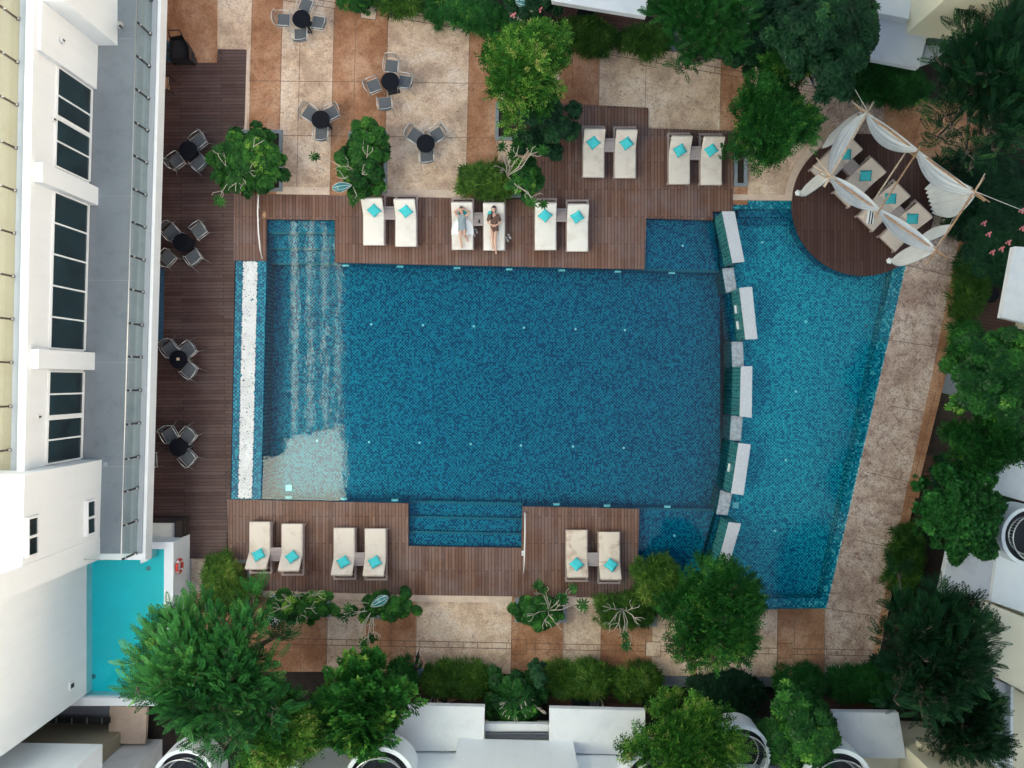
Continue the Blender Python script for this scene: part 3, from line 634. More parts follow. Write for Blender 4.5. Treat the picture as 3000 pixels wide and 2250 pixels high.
window(266, 534, Z1+.12, Z1+2.1, (342, 401, 465), (401,)); window(604, 1027, Z1+.12, Z1+2.1, (687, 772, 857, 942)); window(1090, 1341, Z1+.12, Z1+2.1, (1152, 1216, 1277), (1216,))
def swin(zb, zt):
    x = P(294, 1500, Z1).x; bm = B(); ya, yb = -5.24, -4.16; m_ = (ya+yb)/2
    for (a, b, c, d_) in ((ya, yb, zb-.06, zb), (ya, yb, zt, zt+.06), (ya-.06, ya, zb-.06, zt+.06), (yb, yb+.06, zb-.06, zt+.06), (m_-.04, m_+.04, zb, zt)):
        box(bm, x-.06, x+.13, a, b, c, d_)
    wo = obj('window', bm, M['frame_w'], hot)
    for a, b in ((ya, m_-.04), (m_+.04, yb)): obj('pane', box(B(), x-.06, x+.09, a, b, zb, zt), M['pane'], wo)
swin(3.15, 3.6); swin(6.42, 6.86)
bm = B(); tube(bm, [P(352, 76, Z1+.02), P(352, 76, Z1+1.35)], .045, 10); obj('downpipe', bm, M['black'], hot); obj('pipe_collar', disc(B(), P(352, 76, Z1)[:2], .14, Z1+.01, Z1+.05, 20), M['steel'], hot)
for (px, py, zz) in ((179, 118, 4.9), (139, 350, 4.9), (114, 1221, 5.2)):
    p = P(px, py, zz); xx = P(xw(py)+(3 if py > 262 else 20), py, Z1).x
    obj('wall_vent', box(B(), xx-.02, xx+.04, p.y-.07, p.y+.07, zz-.1, zz+.1), M['frame_w'], hot)
    obj('vent_slot', box(B(), xx+.04, xx+.045, p.y-.03, p.y+.03, zz-.07, zz+.07), M['black'], hot)
obj('wall_vent', box(B(), XB, XB+.05, -11.05, -10.75, 2.1, 2.4), M['frame_w'], hot); obj('vent_slot', box(B(), XB+.05, XB+.06, -10.98, -10.82, 2.15, 2.35), M['black'], hot)
# glass railings
def railing(z, xb, ys, kx, zoff=.07, end=None, pm='black', hr=.02):
    h = 1.05; r = obj('railing', tube(B(), [P(xb-kx*(ys[0]-60), ys[0]-60, z)+Vector((-.02, 0, h)), P(xb-kx*ys[-1], ys[-1], z)+Vector((-.02, 0, h))]+([Vector((end, P(0, ys[-1], z).y, z+h))] if end is not None else []), hr, 10), M['steel'], hot)
    for y in ys:
        p = P(xb-kx*y, y, z); bm = B(); box(bm, p.x-.035, p.x+.01, p.y-.03, p.y+.03, z+.01, z+h-.04); box(bm, p.x-.06, p.x+.06, p.y-.05, p.y+.05, z+zoff, z+zoff+.02)
        bm.faces.ensure_lookup_table(); obj('post', bm, M[pm], r)
        bm = B(); tube(bm, [(p.x, p.y, z+.16), (p.x+.06, p.y, z+.16)], .035, 10); tube(bm, [(p.x, p.y, z+.84), (p.x+.06, p.y, z+.84)], .035, 10); obj('clamp', bm, M['steel'], r)
    for a, b in zip(ys, ys[1:]):
        pa, pb_ = P(xb-kx*a, a, z), P(xb-kx*b, b, z)
        obj('glass_panel', prism(B(), [(pa.x+.03, pa.y-.04), (pb_.x+.03, pb_.y+.04), (pb_.x+.042, pb_.y+.04), (pa.x+.042, pa.y-.04)], z+.1, z+h-.06), M['glass'], r)
    if end is not None:
        yy = P(0, ys[-1], z).y; xr = P(xb-kx*ys[-1], 0, z).x
        obj('glass_panel', box(B(), end, xr-.05, yy-.006, yy+.006, z+.05, z+h-.06), M['glass'], r)
railing(Z1, 446, [-90, 4, 103, 197, 291, 385, 479, 573, 667, 763, 857, 953, 1047, 1143, 1239, 1337, 1429, 1525, 1620], .0283, end=P(255, 0, Z1).x)
railing(Z2, 62, [-64, 61, 187, 311, 437, 561, 686, 811, 936, 1062, 1190, 1317, 1442, 1590], .0205, .12, pm='bronze', end=-25)
# upper tower that stands back from the terraces; the pool mirrors its sunlit balconies
XT = -18.2
obj('tower_wall', box(B(), XT-9, XT, -13.5, 15, 24, 54), M['towerglass'], hot); obj('tower_wall', box(B(), XT-9, XT, -13.5, 15, Z2+.05, 23.99), M['tower_low'], hot)
for k, (xpix) in enumerate((850, 897, 940, 978)):
    x = -(NX-xpix)*(H-ZW)/F; s_ = -x/(H-ZW); z = (x-XT)/s_+ZW
    bm = B(); box(bm, XT, XT+.35, -4.0, 14.6, z-.62, z+.62); obj('tower_balcony', bm, M['tower_white'], hot)
bm = box(B(), XT-.2, XT+.6, -13.4, -6.2, 21, 51); box(bm, XT-.2, XT+.58, -6.19, -4.6, 30, 49); box(bm, XT-.2, XT+.55, -6.19, -5.5, 24, 29.9); obj('tower_bay', bm, M['tower_white'], hot)

# ---- raised turquoise pool
rp = thing('plunge_pool', 'raised turquoise plunge pool with white parapet beside the hotel corner', 'pool', (0, 0, 0))
zt = 1.45
outer = [(425, 1588), (508, 1588), (505, 2068), (213, 2068), (213, 1990), (258, 1990), (258, 1640), (425, 1640)]
def pr(px, z0, z1, m, name, zr=zt): return obj(name, pprism(B(), px, z0, z1, zr), M[m], rp)
pr([(425, 1588), (508, 1588), (508, 1608), (425, 1608)], -.3, zt, 'white', 'parapet'); pr([(481, 1608), (508, 1608), (505, 2068), (478, 2068)], -.3, zt-.002, 'white', 'parapet')
pr([(205, 2044), (478, 2046), (478, 2068), (205, 2068)], -.3, zt-.004, 'white', 'parapet'); pr([(205, 1990), (236, 1990), (236, 2044), (205, 2044)], -.3, zt-.003, 'white', 'parapet')
pr([(415, 1609), (437, 1609), (437, 1640), (415, 1650)], -.3, zt+.1, 'white', 'parapet')
pr([(230, 1600), (482, 1600), (480, 2046), (230, 2046)], -.3, .85, 'turqpool', 'basin')
pr([(230, 1600), (482, 1600), (480, 2046), (230, 2046)], zt-.22, zt-.219, 'water2', 'pool_water')
for px, py in ((435, 1665), (273, 1982)):
    obj('floor_drain', disc(B(), P(px, py, .86)[:2], .09, .85, .865, 20), M['nosing'], rp)
pp = P(508, 1665, zt); lb = thing('lifebuoy', 'red and white lifebuoy hanging on the white outer pool wall', 'lifebuoy', (pp.x+.07, pp.y, 1.08))
def torus(bm, R_, r, n=32, m=10, a0=0, a1=2*math.pi):
    closed = abs(a1-a0-2*math.pi) < 1e-6; N_ = n if closed else n+1; rg = []
    for i in range(N_):
        a = a0+(a1-a0)*i/n; rg.append([bm.verts.new(((0+r*math.sin(2*math.pi*k/m))*1.0, (R_+r*math.cos(2*math.pi*k/m))*math.cos(a), (R_+r*math.cos(2*math.pi*k/m))*math.sin(a))) for k in range(m)])
    for i in range(n):
        A_, B_ = rg[i], rg[(i+1) % N_]
        for k in range(m): bm.faces.new((A_[k], A_[(k+1) % m], B_[(k+1) % m], B_[k])).smooth = True
    return bm
obj('ring', torus(B(), .24, .05), M['red'], lb)
for k in range(4): obj('white_band', torus(B(), .24, .053, 6, 10, k*math.pi/2+.6, k*math.pi/2+.95), M['whitepl'], lb)
# ================================================================== OTHER BUILDINGS
def building(name, lab, cat='building'): return thing(name, lab, cat, (0, 0, 0))
def slab(t, name, px, z0, z1, m, zr=None, bv=0): return obj(name, pprism(B(), px, z0, z1, z1 if zr is None else zr), M[m], t)
def louvre(t, px, z, n=8, horiz=True):
    x0, y0, x1, y1 = px; o = obj('louvre_frame', pprism(B(), rect(x0, y0, x1, y1), z-.12, z-.1, z), M['black'], t); bm = B()
    for k in range(n):
        if horiz: yy = y0+(y1-y0)*(k+.5)/n; pprism(bm, rect(x0, yy-.7, x1, yy+.7), z-.08, z, z)
        else: xx = x0+(x1-x0)*(k+.5)/n; pprism(bm, rect(xx-.7, y0, xx+.7, y1), z-.08, z, z)
    obj('slat', bm, M['step'], o)
b = building('villa', 'white villa row with flat canopies and curved balconies along the bottom edge')
slab(b, 'canopy_roof', [(1168, 2065), (1420, 2071), (1417, 2200), (1150, 2200)], 2.5, 2.75, 'roof'); slab(b, 'canopy_roof', [(1610, 2075), (1890, 2082), (1890, 2212), (1609, 2205)], 2.5, 2.75, 'roof')
slab(b, 'canopy_roof', [(2440, 2086), (2632, 2088), (2655, 2222), (2445, 2220)], 2.5, 2.75, 'roof_old')
slab(b, 'lower_roof', [(1420.5, 2120), (1608, 2122), (1608, 2150), (1420.5, 2149)], 2.2, 2.4, 'roof'); louvre(b, (1422, 2148, 1607, 2166), 2.6, 5)
slab(b, 'wall', [(1342, 2163), (1680, 2171), (1680, 2600), (1342, 2600)], 2.75, 13, 'white', 2.75); slab(b, 'wall', [(900, 2202), (2458, 2222), (2458, 2700), (900, 2700)], 2.3, 12.9, 'white', 2.75)
slab(b, 'wall', [(2655, 2190), (2860, 2200), (2860, 2700), (2655, 2700)], 2.3, 11, 'cream_wall', 2.75); slab(b, 'ground_wall', [(1175, 2110), (1880, 2120), (1880, 2600), (1175, 2600)], -.3, 2.2, 'cream_wall', 0)
slab(b, 'ground_wall', [(2450, 2115), (2850, 2120), (2850, 2500), (2450, 2500)], -.3, 2.2, 'cream_wall', 0)
def round_balcony(t, cx, cy, r, z, deckm='deck_dark', a0=0, rings=(.80, .64)):
    c = P(cx, cy, z); R_ = r*(H-z)/F; n = 48
    bm = B(); 
    def ringp(ri, ro, z0, z1):
        for k in range(n):
            a, b_ = 2*math.pi*k/n, 2*math.pi*(k+1)/n
            prism(bm, [(c.x+q*math.cos(w_), c.y+q*math.sin(w_)) for q, w_ in ((ri, a), (ro, a), (ro, b_), (ri, b_))], z0, z1)
    ringp(R_*.88, R_, z-1.1, z); bmesh.ops.remove_doubles(bm, verts=bm.verts, dist=.0005); o = obj('balcony', bm, M['white'], t)
    bm = disc(B(), c[:2], R_*.885, z-.45, z-.35, 48); obj('balcony_floor', bm, M['slate'], o)
    for q, zz in ((rings[0], z+.30), (rings[1], z-.2)):
        pts = [(c.x+R_*q*math.cos(2*math.pi*k/40), c.y+R_*q*math.sin(2*math.pi*k/40), zz) for k in range(41)]; obj('rail', tube(B(), pts, .022, 6, cap=False), M['steel'], o)
    bm = B()
    for k in range(44):
        a = 2*math.pi*k/44; tube(bm, [(c.x+R_*rings[0]*math.cos(a), c.y+R_*rings[0]*math.sin(a), z+.30), (c.x+R_*rings[1]*math.cos(a), c.y+R_*rings[1]*math.sin(a), z-.2)], .012, 4)
    obj('baluster', bm, M['steel'], o)
round_balcony(b, 1112, 2293, 104, 4.4); round_balcony(b, 1925, 2305, 108, 4.4); round_balcony(b, 2455, 2300, 106, 4.2); round_balcony(b, 2172, 2212, 86, 3.6)
# the white dome
bm = B(); bmesh.ops.create_uvsphere(bm, u_segments=40, v_segments=20, radius=1.); c = P(783, 2292, 3.2)
for v in bm.verts: v.co = Vector((c.x+v.co.x*1.02, c.y+v.co.y*1.02, 2.4+max(v.co.z, -.9)*1.0))
obj('dome', bm, M['white'], b, smooth=True); obj('dome_cap', disc(B(), P(806, 2222, 3.3)[:2], .07, 3.0, 3.4, 12), M['white'], b)
b = building('garden_villa', 'white villa with grey yard and dark louvres below the plunge pool, bottom left')
slab(b, 'yard_floor', [(160, 2066), (322, 2066), (315, 2112), (120, 2112)], .3, .5, 'step'); slab(b, 'yard_paving', [(322, 2068), (430, 2072), (425, 2180), (316, 2178)], .3, .48, 'coping'); louvre(b, (96, 2104, 320, 2121), .9, 5, False)
slab(b, 'wall', [(-400, 2108), (371, 2128), (371, 2500), (-400, 2500)], -.3, 3.2, 'beige_roof', 0); slab(b, 'wall', [(371, 2171), (470, 2171), (470, 2500), (371, 2500)], -.3, 2.9, 'roof', 0)
slab(b, 'tower_wall', [(-400, 2168), (300, 2180), (300, 2600), (-400, 2600)], 3.2, 9, 'white', 3.2)
round_balcony(b, 540, 2290, 95, 3.0)
b = building('corner_villa', 'tall cream and white villa with bluish flat roofs in the top right corner')
slab(b, 'flat_roof', [(2515, 85), (2598, 43), (2663, 56), (2657, 98), (2715, 108), (2692, 199), (2540, 170)], 2.8, 3.05, 'roof_old'); slab(b, 'wall', [(2657, 98), (2811, 123), (2860, -150), (2640, -200)], 3.05, 16, 'cream_wall', 3.05)
slab(b, 'flat_roof', [(2598, 42.5), (2663, 55.5), (2700, -200), (2500, -250), (2480, 20)], 2.8, 3.4, 'roof'); slab(b, 'side_roof', [(2716, 128), (2780, 138), (2745, 175), (2697, 192)], 1.8, 2.0, 'roof_old'); louvre(b, (2718, 110, 2810, 128), 2.3, 5)
slab(b, 'ground_wall', [(2560, 120), (2670, 150), (2800, 80), (2800, -200), (2500, -200)], -.3, 2.7, 'cream_wall', 0)
b = building('villa', 'white flat roofed villa behind the hedge at the middle of the top edge')
slab(b, 'canopy_roof', [(1615, -12), (1895, 32), (1890, 48), (1620, 2), (1610, -80), (1900, -120), (1898, 30)][0:1]+[(1618, 3), (1892, 48), (1897, 8), (1890, -200), (1610, -200)], 2.6, 2.85, 'roof'); slab(b, 'wall', [(1610, -90), (1900, -60), (1900, -400), (1610, -400)], -.3, 2.6, 'cream_wall', 0)
slab(b, 'canopy_roof', [(2105, -60), (2212, -30), (2205, 62), (2120, 55)], 2.4, 2.7, 'roof'); slab(b, 'wall', [(2100, -80), (2260, -50), (2300, -400), (2100, -400)], -.3, 2.4, 'cream_wall', 0)
b = building('villa', 'narrow white roofed villa at the middle of the right edge')
slab(b, 'canopy_roof', [(2972, 722), (3010, 724), (3060, 960), (2934, 930)], 2.6, 2.85, 'roof'); slab(b, 'wall', [(3000, 700), (3200, 700), (3200, 1000), (2980, 960)], -.3, 2.6, 'cream_wall', 0)
b = building('villa', 'white and cream villa with round balconies at the lower right edge')
slab(b, 'flat_roof', [(2884, 1300), (2965, 1318), (3040, 1400), (3040, 1480), (2900, 1440)], 2.3, 2.6, 'roof'); slab(b, 'flat_roof', [(2782, 1606), (2923, 1628), (2895, 1758), (2755, 1737)], 2.5, 2.75, 'roof_old')
slab(b, 'wall', [(2923, 1560), (3100, 1600), (3100, 1830), (2895, 1758)], 2.3, 2.9, 'white', 2.75)
round_balcony(b, 3022, 1572, 88, 3.6); round_balcony(b, 3025, 1275, 62, 3.6)
slab(b, 'cream_block', [(2855, 1753), (3100, 1850), (3100, 2080), (2956, 2004), (2878, 1960)], 2.3, 3.6, 'cream_wall', 3.6); slab(b, 'flat_roof', [(2876, 1972), (2956, 2008), (2952, 2330), (2873, 2300)], 2.5, 2.75, 'roof')
slab(b, 'parapet', [(2956, 2008), (2964, 2010), (2960, 2330), (2952, 2330)], 2.4, 3.0, 'white', 2.9); slab(b, 'side_roof', [(2964.5, 2012), (3100, 2100), (3100, 2330), (2960.5, 2330)], 2.3, 2.8, 'cream_wall')
slab(b, 'ground_wall', [(2820, 1640), (3100, 1640), (3100, 2400), (2880, 2400)], -.3, 2.3, 'cream_wall', 0); slab(b, 'flat_roof', [(2700, 2182), (2790, 2190), (2860, 2230), (2860, 2330), (2700, 2330)], 2.5, 2.9, 'cream_wall')
# added unseen block east of the garden: put there to keep low sun off the court
b = building('hotel_building', 'added plain sun-blocking mass east of the garden, unseen beyond the right edge')
obj('wall', box(B(), 26, 36, -55, 26, -.3, 27), M['white'], b); obj('roof', box(B(), 25.8, 36.2, -55.2, 26.2, 27, 27.3), M['roof'], b)
# ================================================================== FURNITURE
def rbox(bm, x0, x1, y0, y1, z0, z1, r=.05, M=None, seg=3):
    b2 = bmesh.new(); box(b2, x0, x1, y0, y1, z0, z1)
    bmesh.ops.bevel(b2, geom=b2.edges[:], offset=r, segments=seg, profile=.6, affect='EDGES')
    if M is not None: bmesh.ops.transform(b2, matrix=M, verts=b2.verts[:])
    me = bpy.data.meshes.new('tmp'); b2.to_mesh(me); b2.free(); bm.from_mesh(me); bpy.data.meshes.remove(me); return bm
HY = .18; BA = R(44)
def make_lounger(cush, frame, ba=BA):
    t = thing('sun_lounger', 'x', 'sun lounger', (0, 0, 0))
    bm = B()
    for sx in (-1, 1): box(bm, sx*.40-.035, sx*.40+.035, -.98, 1.0, .22, .30)
    for y in (-.98, .93, HY-.03): box(bm, -.365, .365, y, y+.07, .225, .295)
    for k in range(9): box(bm, -.365, .365, -.86+k*.115, -.80+k*.115, .30, .315)
    obj('frame', bm, M[frame], t)
    for sx in (-1, 1):
        for y in (-.95, .90): obj('leg', box(B(), sx*.40-.033, sx*.40+.033, y, y+.07, 0, .22), M[frame], t)
    obj('seat_cushion', rbox(B(), -.40, .40, -1.0, HY-.03, .32, .44, .05), M[cush], t, True)
    T = Matrix.Translation((0, HY, .33)) @ Matrix.Rotation(ba, 4, 'X')
    obj('back_cushion', rbox(B(), -.40, .40, .0, .76, .0, .12, .045, T), M[cush], t, True)
    bm = B(); box(bm, -.38, .38, .0, .74, -.05, -.01, T); obj('back_rest', bm, M[frame], t)
    bm = B(); e = Vector((0, HY, .33))+Vector((0, math.cos(ba)*.55, math.sin(ba)*.55-.05))
    for sx in (-1, 1): tube(bm, [(sx*.3, e.y, e.z), (sx*.3, e.y+.22, .27)], .018, 6)
    tube(bm, [(-.36, e.y+.22, .27), (.36, e.y+.22, .27)], .014, 6); obj('prop_stay', bm, M['steel'], t)
    return t
def pillow_mesh(s=.42, th=.15):
    bm = B(); bmesh.ops.create_grid(bm, x_segments=12, y_segments=12, size=1)
    top = list(bm.verts)
    for v in top:
        x, y = v.co.x, v.co.y; q = (1-abs(x)**2.6)*(1-abs(y)**2.6)
        k = 1-.09*(1-abs(x)**2)*(abs(y)) ; k2 = 1-.09*(1-abs(y)**2)*abs(x)
        v.co = Vector((x*s/2*k2, y*s/2*k, th/2*max(q, 0)**.5+.006))
    g = bmesh.ops.duplicate(bm, geom=bm.verts[:]+bm.edges[:]+bm.faces[:])['geom']
    for v in [e for e in g if isinstance(e, bmesh.types.BMVert)]: v.co.z = -v.co.z
    bmesh.ops.reverse_faces(bm, faces=[e for e in g if isinstance(e, bmesh.types.BMFace)])
    bmesh.ops.remove_doubles(bm, verts=bm.verts, dist=.013)
    return bm
PM = {}
def pillow(px, py, z, lab, rot=.78, tilt=BA*.8, m='turq', group='turquoise scatter cushions on the loungers', dirv=0.):
    k = m
    if k not in PM:
        o = obj('cushion', pillow_mesh(), M[m], None, True); PM[k] = o.data
    else: o = link(bpy.data.objects.new('cushion', PM[k]))
    o.location = P(px, py, z); o.rotation_euler = (Matrix.Rotation(dirv, 4, 'Z') @ Matrix.Rotation(tilt, 4, 'X') @ Matrix.Rotation(rot, 4, 'Z')).to_euler()
    return tag(o, lab, 'cushion', group)
LG = {}
def lounger(px, py, up, lab, cush='cushion_w', frame='taupe', rz=None, group='sun loungers around the pool'):
    """px,py: centre of the frame seen at z .25; up=+1 head at the top of the picture"""
    p = P(px, py, .25); p.z = 0
    rz = (0 if up > 0 else math.pi) if rz is None else rz
    k = (cush, frame)
    if k not in LG: LG[k] = make_lounger(cush, frame); t = LG[k]; t.location = p; t.rotation_euler = (0, 0, rz)
    else: t = dup(LG[k], p, rz)
    t['label'] = lab; t['group'] = group; return t
mid = ['first (leftmost)', 'second', 'third', 'fourth', 'fifth', 'sixth (rightmost)']
mx = [(1097, 644), (1191, 648), (1356, 657), (1448, 659), (1598, 658), (1691, 662)]
ml = ['cream lounger under the leafy branch tips, leftmost in the row above the main pool', 'cream lounger right of the first side table in the row above the main pool', 'cream lounger on which the woman in white lies',
      'cream lounger on which the woman in the brown shirt lies', 'cream lounger with a rosette of leaves hanging over its head end', 'cream lounger at the right end of the row above the main pool']
for (x, y), l_ in zip(mx, ml): lounger(x, y, 1, l_, 'cushion_w')
uu = [(1738, 446), (1830, 448), (1988, 466), (2081, 468)]
ul = ['beige lounger at the left of the four on the upper deck', 'beige lounger just right of the left slatted table on the upper deck', 'beige lounger just left of the right slatted table on the upper deck', 'beige lounger nearest the round tree on the upper deck']
for (x, y), l_ in zip(uu, ul): lounger(x, y, 1, l_, 'cushion')
bb = [(765, 1603), (859, 1609), (1011, 1621), (1102, 1623), (1689, 1627), (1784, 1633)]
bl = ['cream lounger with raised back, leftmost on the lower deck', 'cream lounger right of the leftmost table on the lower deck', 'cream lounger left of the middle table on the lower deck', 'cream lounger closest to the wide lower pool steps on their left',
      'cream lounger with brown stains, nearer the handrail', 'cream lounger with brown stains, next to the shallow pool ledge']
for (x, y), l_ in zip(bb, bl): lounger(x, y, -1, l_, 'cushion_s' if 'stains' in l_ else 'cushion')
# scatter cushions
for (x, y), l_ in zip([(1096, 617), (1189, 619), (1597, 632), (1691, 636)], ['on the leftmost lounger above the main pool', 'on the second lounger above the main pool', 'on the lounger below the hanging leaves', 'on the rightmost lounger above the main pool']):
    pillow(x, y, .66, 'turquoise cushion lying corner up '+l_, .78+random.uniform(-.2, .2))
for (x, y), l_ in zip([(1738, 418), (1836, 420), (1992, 441), (2084, 440)], ['on the first lounger of the upper deck', 'on the second lounger of the upper deck', 'on the third lounger of the upper deck', 'on the lounger nearest the round tree']):
    pillow(x, y, .62, 'turquoise cushion lying corner up '+l_, .70+random.uniform(-.12, .12))
for (x, y), l_ in zip([(757, 1625), (855, 1631), (1006, 1646), (1098, 1646), (1689, 1653), (1790, 1655)], ['on the leftmost lounger of the lower deck', 'on the second lounger of the lower deck', 'on the third lounger of the lower deck', 'on the fourth lounger of the lower deck', 'on the stained lounger nearer the handrail', 'on the stained lounger nearer the pool ledge']):
    pillow(x, y, .66, 'turquoise cushion lying corner up '+l_, .75+random.uniform(-.2, .2), tilt=-BA*.8)
def make_table_side():
    t = thing('side_table', 'x', 'side table', (0, 0, 0)); bm = B()
    for k in range(9): box(bm, -.215, .215, -.22+k*.05, -.185+k*.05, .40, .425)
    obj('slatted_top', bm, M['taupe_l'], t)
    bm = B()
    for s_ in (-1, 1): box(bm, s_*.23-.018, s_*.23+.018, -.25, .25, .37, .42)
    for s_ in (-1, 1): box(bm, -.212, .212, s_*.235-.015, s_*.235+.015, .37, .415)
    obj('frame', bm, M['taupe_l'], t); bm = B(); box(bm, -.2, .2, -.2, .2, .10, .12); obj('shelf', bm, M['taupe'], t)
    for sx in (-1, 1):
        for sy in (-1, 1): obj('leg', box(B(), sx*.225-.015, sx*.225+.015, sy*.225-.015, sy*.225+.015, 0, .37), M['taupe_l'], t)
    return t
M['taupe_l'] = simple('light_taupe', (.40, .34, .33), .5, var=.06)
st0 = None
for x, y, rz, l_ in ((1143, 624, 0, 'slatted side table between the two leftmost loungers above the main pool'), (1400, 642, 0, 'slatted side table with a black phone between the two women'), (1646, 630, 0, 'slatted side table between the two rightmost loungers above the main pool'),
                  (1784, 425, 0, 'slatted side table between the left pair of loungers on the upper deck'), (2035, 448, 0, 'slatted side table between the right pair of loungers on the upper deck'), (810, 1624, 0, 'slatted side table between the leftmost pair of loungers on the lower deck'),
                  (1054, 1638, 0, 'slatted side table between the middle pair of loungers on the lower deck'), (1739, 1639, 0, 'slatted side table between the two stained loungers'), (2493, 488, R(-45), 'dark slatted side table between the two upper beds of the bamboo gazebo'), (2627, 620, R(-45), 'slatted side table between the two lower beds of the bamboo gazebo')):
    p = P(x, y, .4); p.z = 0
    if st0 is None: st0 = make_table_side(); st0.location = p; t = st0
    else: t = dup(st0, p, rz)
    t['label'] = l_; t['group'] = 'slatted side tables between the loungers'
# gazebo beds
for x0, y0, x1, y1, l_ in ((2497, 421, 2399, 517, 'tan lounger under the upper left swag of the bamboo gazebo'), (2565, 487, 2468, 583, 'tan lounger in the gazebo right of the dark side table'), (2636, 555, 2536, 655, 'tan lounger with a striped towel at its foot in the gazebo'), (2701, 615, 2601, 715, 'tan lounger nearest the lower tied curtain of the gazebo')):
    a, b_ = P(x0, y0, .5), P(x1, y1, .4); c = (a+b_)/2+Vector((.07, .07, 0)); d_ = a-b_
    lounger(0, 0, 1, l_, 'cushion_tan', 'taupe', math.atan2(d_.y, d_.x)-math.pi/2, 'tan loungers under the bamboo gazebo').location = (c.x, c.y, .02)
for x, y, l_ in ((2477, 452, 'teal square cushion partly under the white swag of the gazebo'), (2536, 515, 'teal square cushion beside the dark table in the gazebo'), (2609, 582, 'teal square cushion behind the crossed bamboo poles'), (2673, 641, 'teal square cushion on the lowest gazebo lounger')):
    pillow(x, y, .62, l_, R(45), BA*.8, 'turq_d', 'teal cushions under the bamboo gazebo', R(-45))
# daybed under the veranda edge
t = thing('daybed', 'dark wicker daybed with a pale cushion half under the hotel ledge', 'daybed', tuple(P(490, 1555, 0)))
bm = B(); box(bm, -1.3, .85, -.52, .55, 0, .35); obj('wicker_base', bm, M['wicker'], t, bevel=.02); bm = B(); box(bm, .55, .82, -.5, .5, .35, .62); obj('wicker_back', bm, M['wicker'], t)
obj('cushion', rbox(B(), -1.25, .53, -.40, .38, .352, .50, .05), M['cushion_w'], t, True)
# bistro sets
def make_table():
    t = thing('round_table', 'x', 'table', (0, 0, 0)); bm = disc(B(), (0, 0), .345, .715, .74, 48); obj('tabletop', bm, M['tabletop'], t, bevel=.006)
    obj('pedestal', tube(B(), [(0, 0, .03), (0, 0, .71)], .04, 12), M['black'], t); obj('foot_plate', box(B(), -.23, .23, -.23, .23, 0, .03), M['black'], t, bevel=.008); return t
def make_chair():
    """front towards +y, back at -y"""
    t = thing('patio_chair', 'x', 'chair', (0, 0, 0)); r = .0125
    bm = B(); box(bm, -.23, .23, -.20, .25, .425, .445); obj('seat', bm, M['mesh_seat'], t)
    bm = B(); T = Matrix.Translation((0, -.21, .45)) @ Matrix.Rotation(R(-76), 4, 'X')
    bm = B()
    for k in range(7):
        z = .52+.045*k; y = -.23-.05*(z-.45)/.35; n = 8
        tube(bm, [(-.235+.47*i/n, y-.05*math.sin(math.pi*i/n), z) for i in range(n+1)], .0055, 5, cap=False)
    obj('back_slats', bm, M['mesh_seat'], t)
    bm = B(); tube(bm, [(-.25, -.20, .43), (-.25, -.26, .82), (-.13, -.315, .85), (.13, -.315, .85), (.25, -.26, .82), (.25, -.20, .43)], r, 8)
    obj('back_frame', bm, M['alu'], t)
    for s_ in (-1, 1):
        x = .27*s_; bm = B(); tube(bm, [(x, -.24, .66), (x*1.08, .0, .67), (x*1.04, .24, .65)], .014, 8); obj('armrest', bm, M['alu'], t)
        bm = B(); tube(bm, [(x*1.04, .24, .65), (x, .26, .43), (x*1.05, .30, .0)], r, 8); obj('leg', bm, M['alu'], t)
        bm = B(); tube(bm, [(x*.97, -.24, .66), (x, -.22, .43), (x*1.12, -.40, .0)], r, 8); obj('leg', bm, M['alu'], t)
    bm = B()
    tube(bm, [(-.27, -.2, .43), (.27, -.2, .43), (.27, .255, .43), (-.27, .255, .43), (-.27, -.2, .43)], r, 8)
    obj('seat_frame', bm, M['alu'], t); return t
tb0 = None; ch0 = None
def chair(x, y, lx, ly, lab, z=ZP):
    global ch0
    p = P(x, y, z+.5); p.z = z+.014; q = P(lx, ly, z+.5)
    rz = math.atan2(q.y-p.y, q.x-p.x)-math.pi/2+random.uniform(-.12, .12)
    if ch0 is None: ch0 = make_chair(); ch0.location = p; ch0.rotation_euler = (0, 0, rz); t = ch0
    else: t = dup(ch0, p, rz)
    t['label'] = lab; t['group'] = 'metal patio chairs round the black tables'; return t
TB = [((883, 55), ZP, 'topmost table, on the orange and cream paving', [(828, 58, 'left of'), (897, 12, 'above'), (934, 66, 'right of'), (880, 103, 'below')]),
      ((1143, 238), ZP, 'table beside the lone pulled-out chair', [(1147, 190, 'above'), (1093, 252, 'left of'), (1187, 240, 'right of')]),
      ((939, 350), ZP, 'table above the shrub with bare white branches', [(905, 330, 'upper left of'), (973, 330, 'upper right of'), (941, 393, 'below')]),
      ((1247, 420), ZP, 'table on the wide cream paving nearest the pool', [(1214, 395, 'upper left of'), (1283, 393, 'upper right of'), (1250, 458, 'below')]),
      ((551, 440), 0, 'topmost table on the dark deck', [(583, 413, 'upper right of'), (584, 478, 'lower right of'), (515, 473, 'lower left of')]),
      ((533, 710), 0, 'second table on the dark deck', [(500, 678, 'upper left of'), (584, 675, 'upper right of'), (490, 757, 'lower left of'), (568, 755, 'lower right of')]),
      ((522, 1053), 0, 'table with the small wooden box', [(497, 1020, 'upper left of'), (553, 1024, 'upper right of'), (556, 1085, 'lower right of')]),
      ((522, 1310), 0, 'lowest table on the dark deck', [(497, 1272, 'upper left of'), (553, 1275, 'upper right of'), (552, 1342, 'lower right of')])]
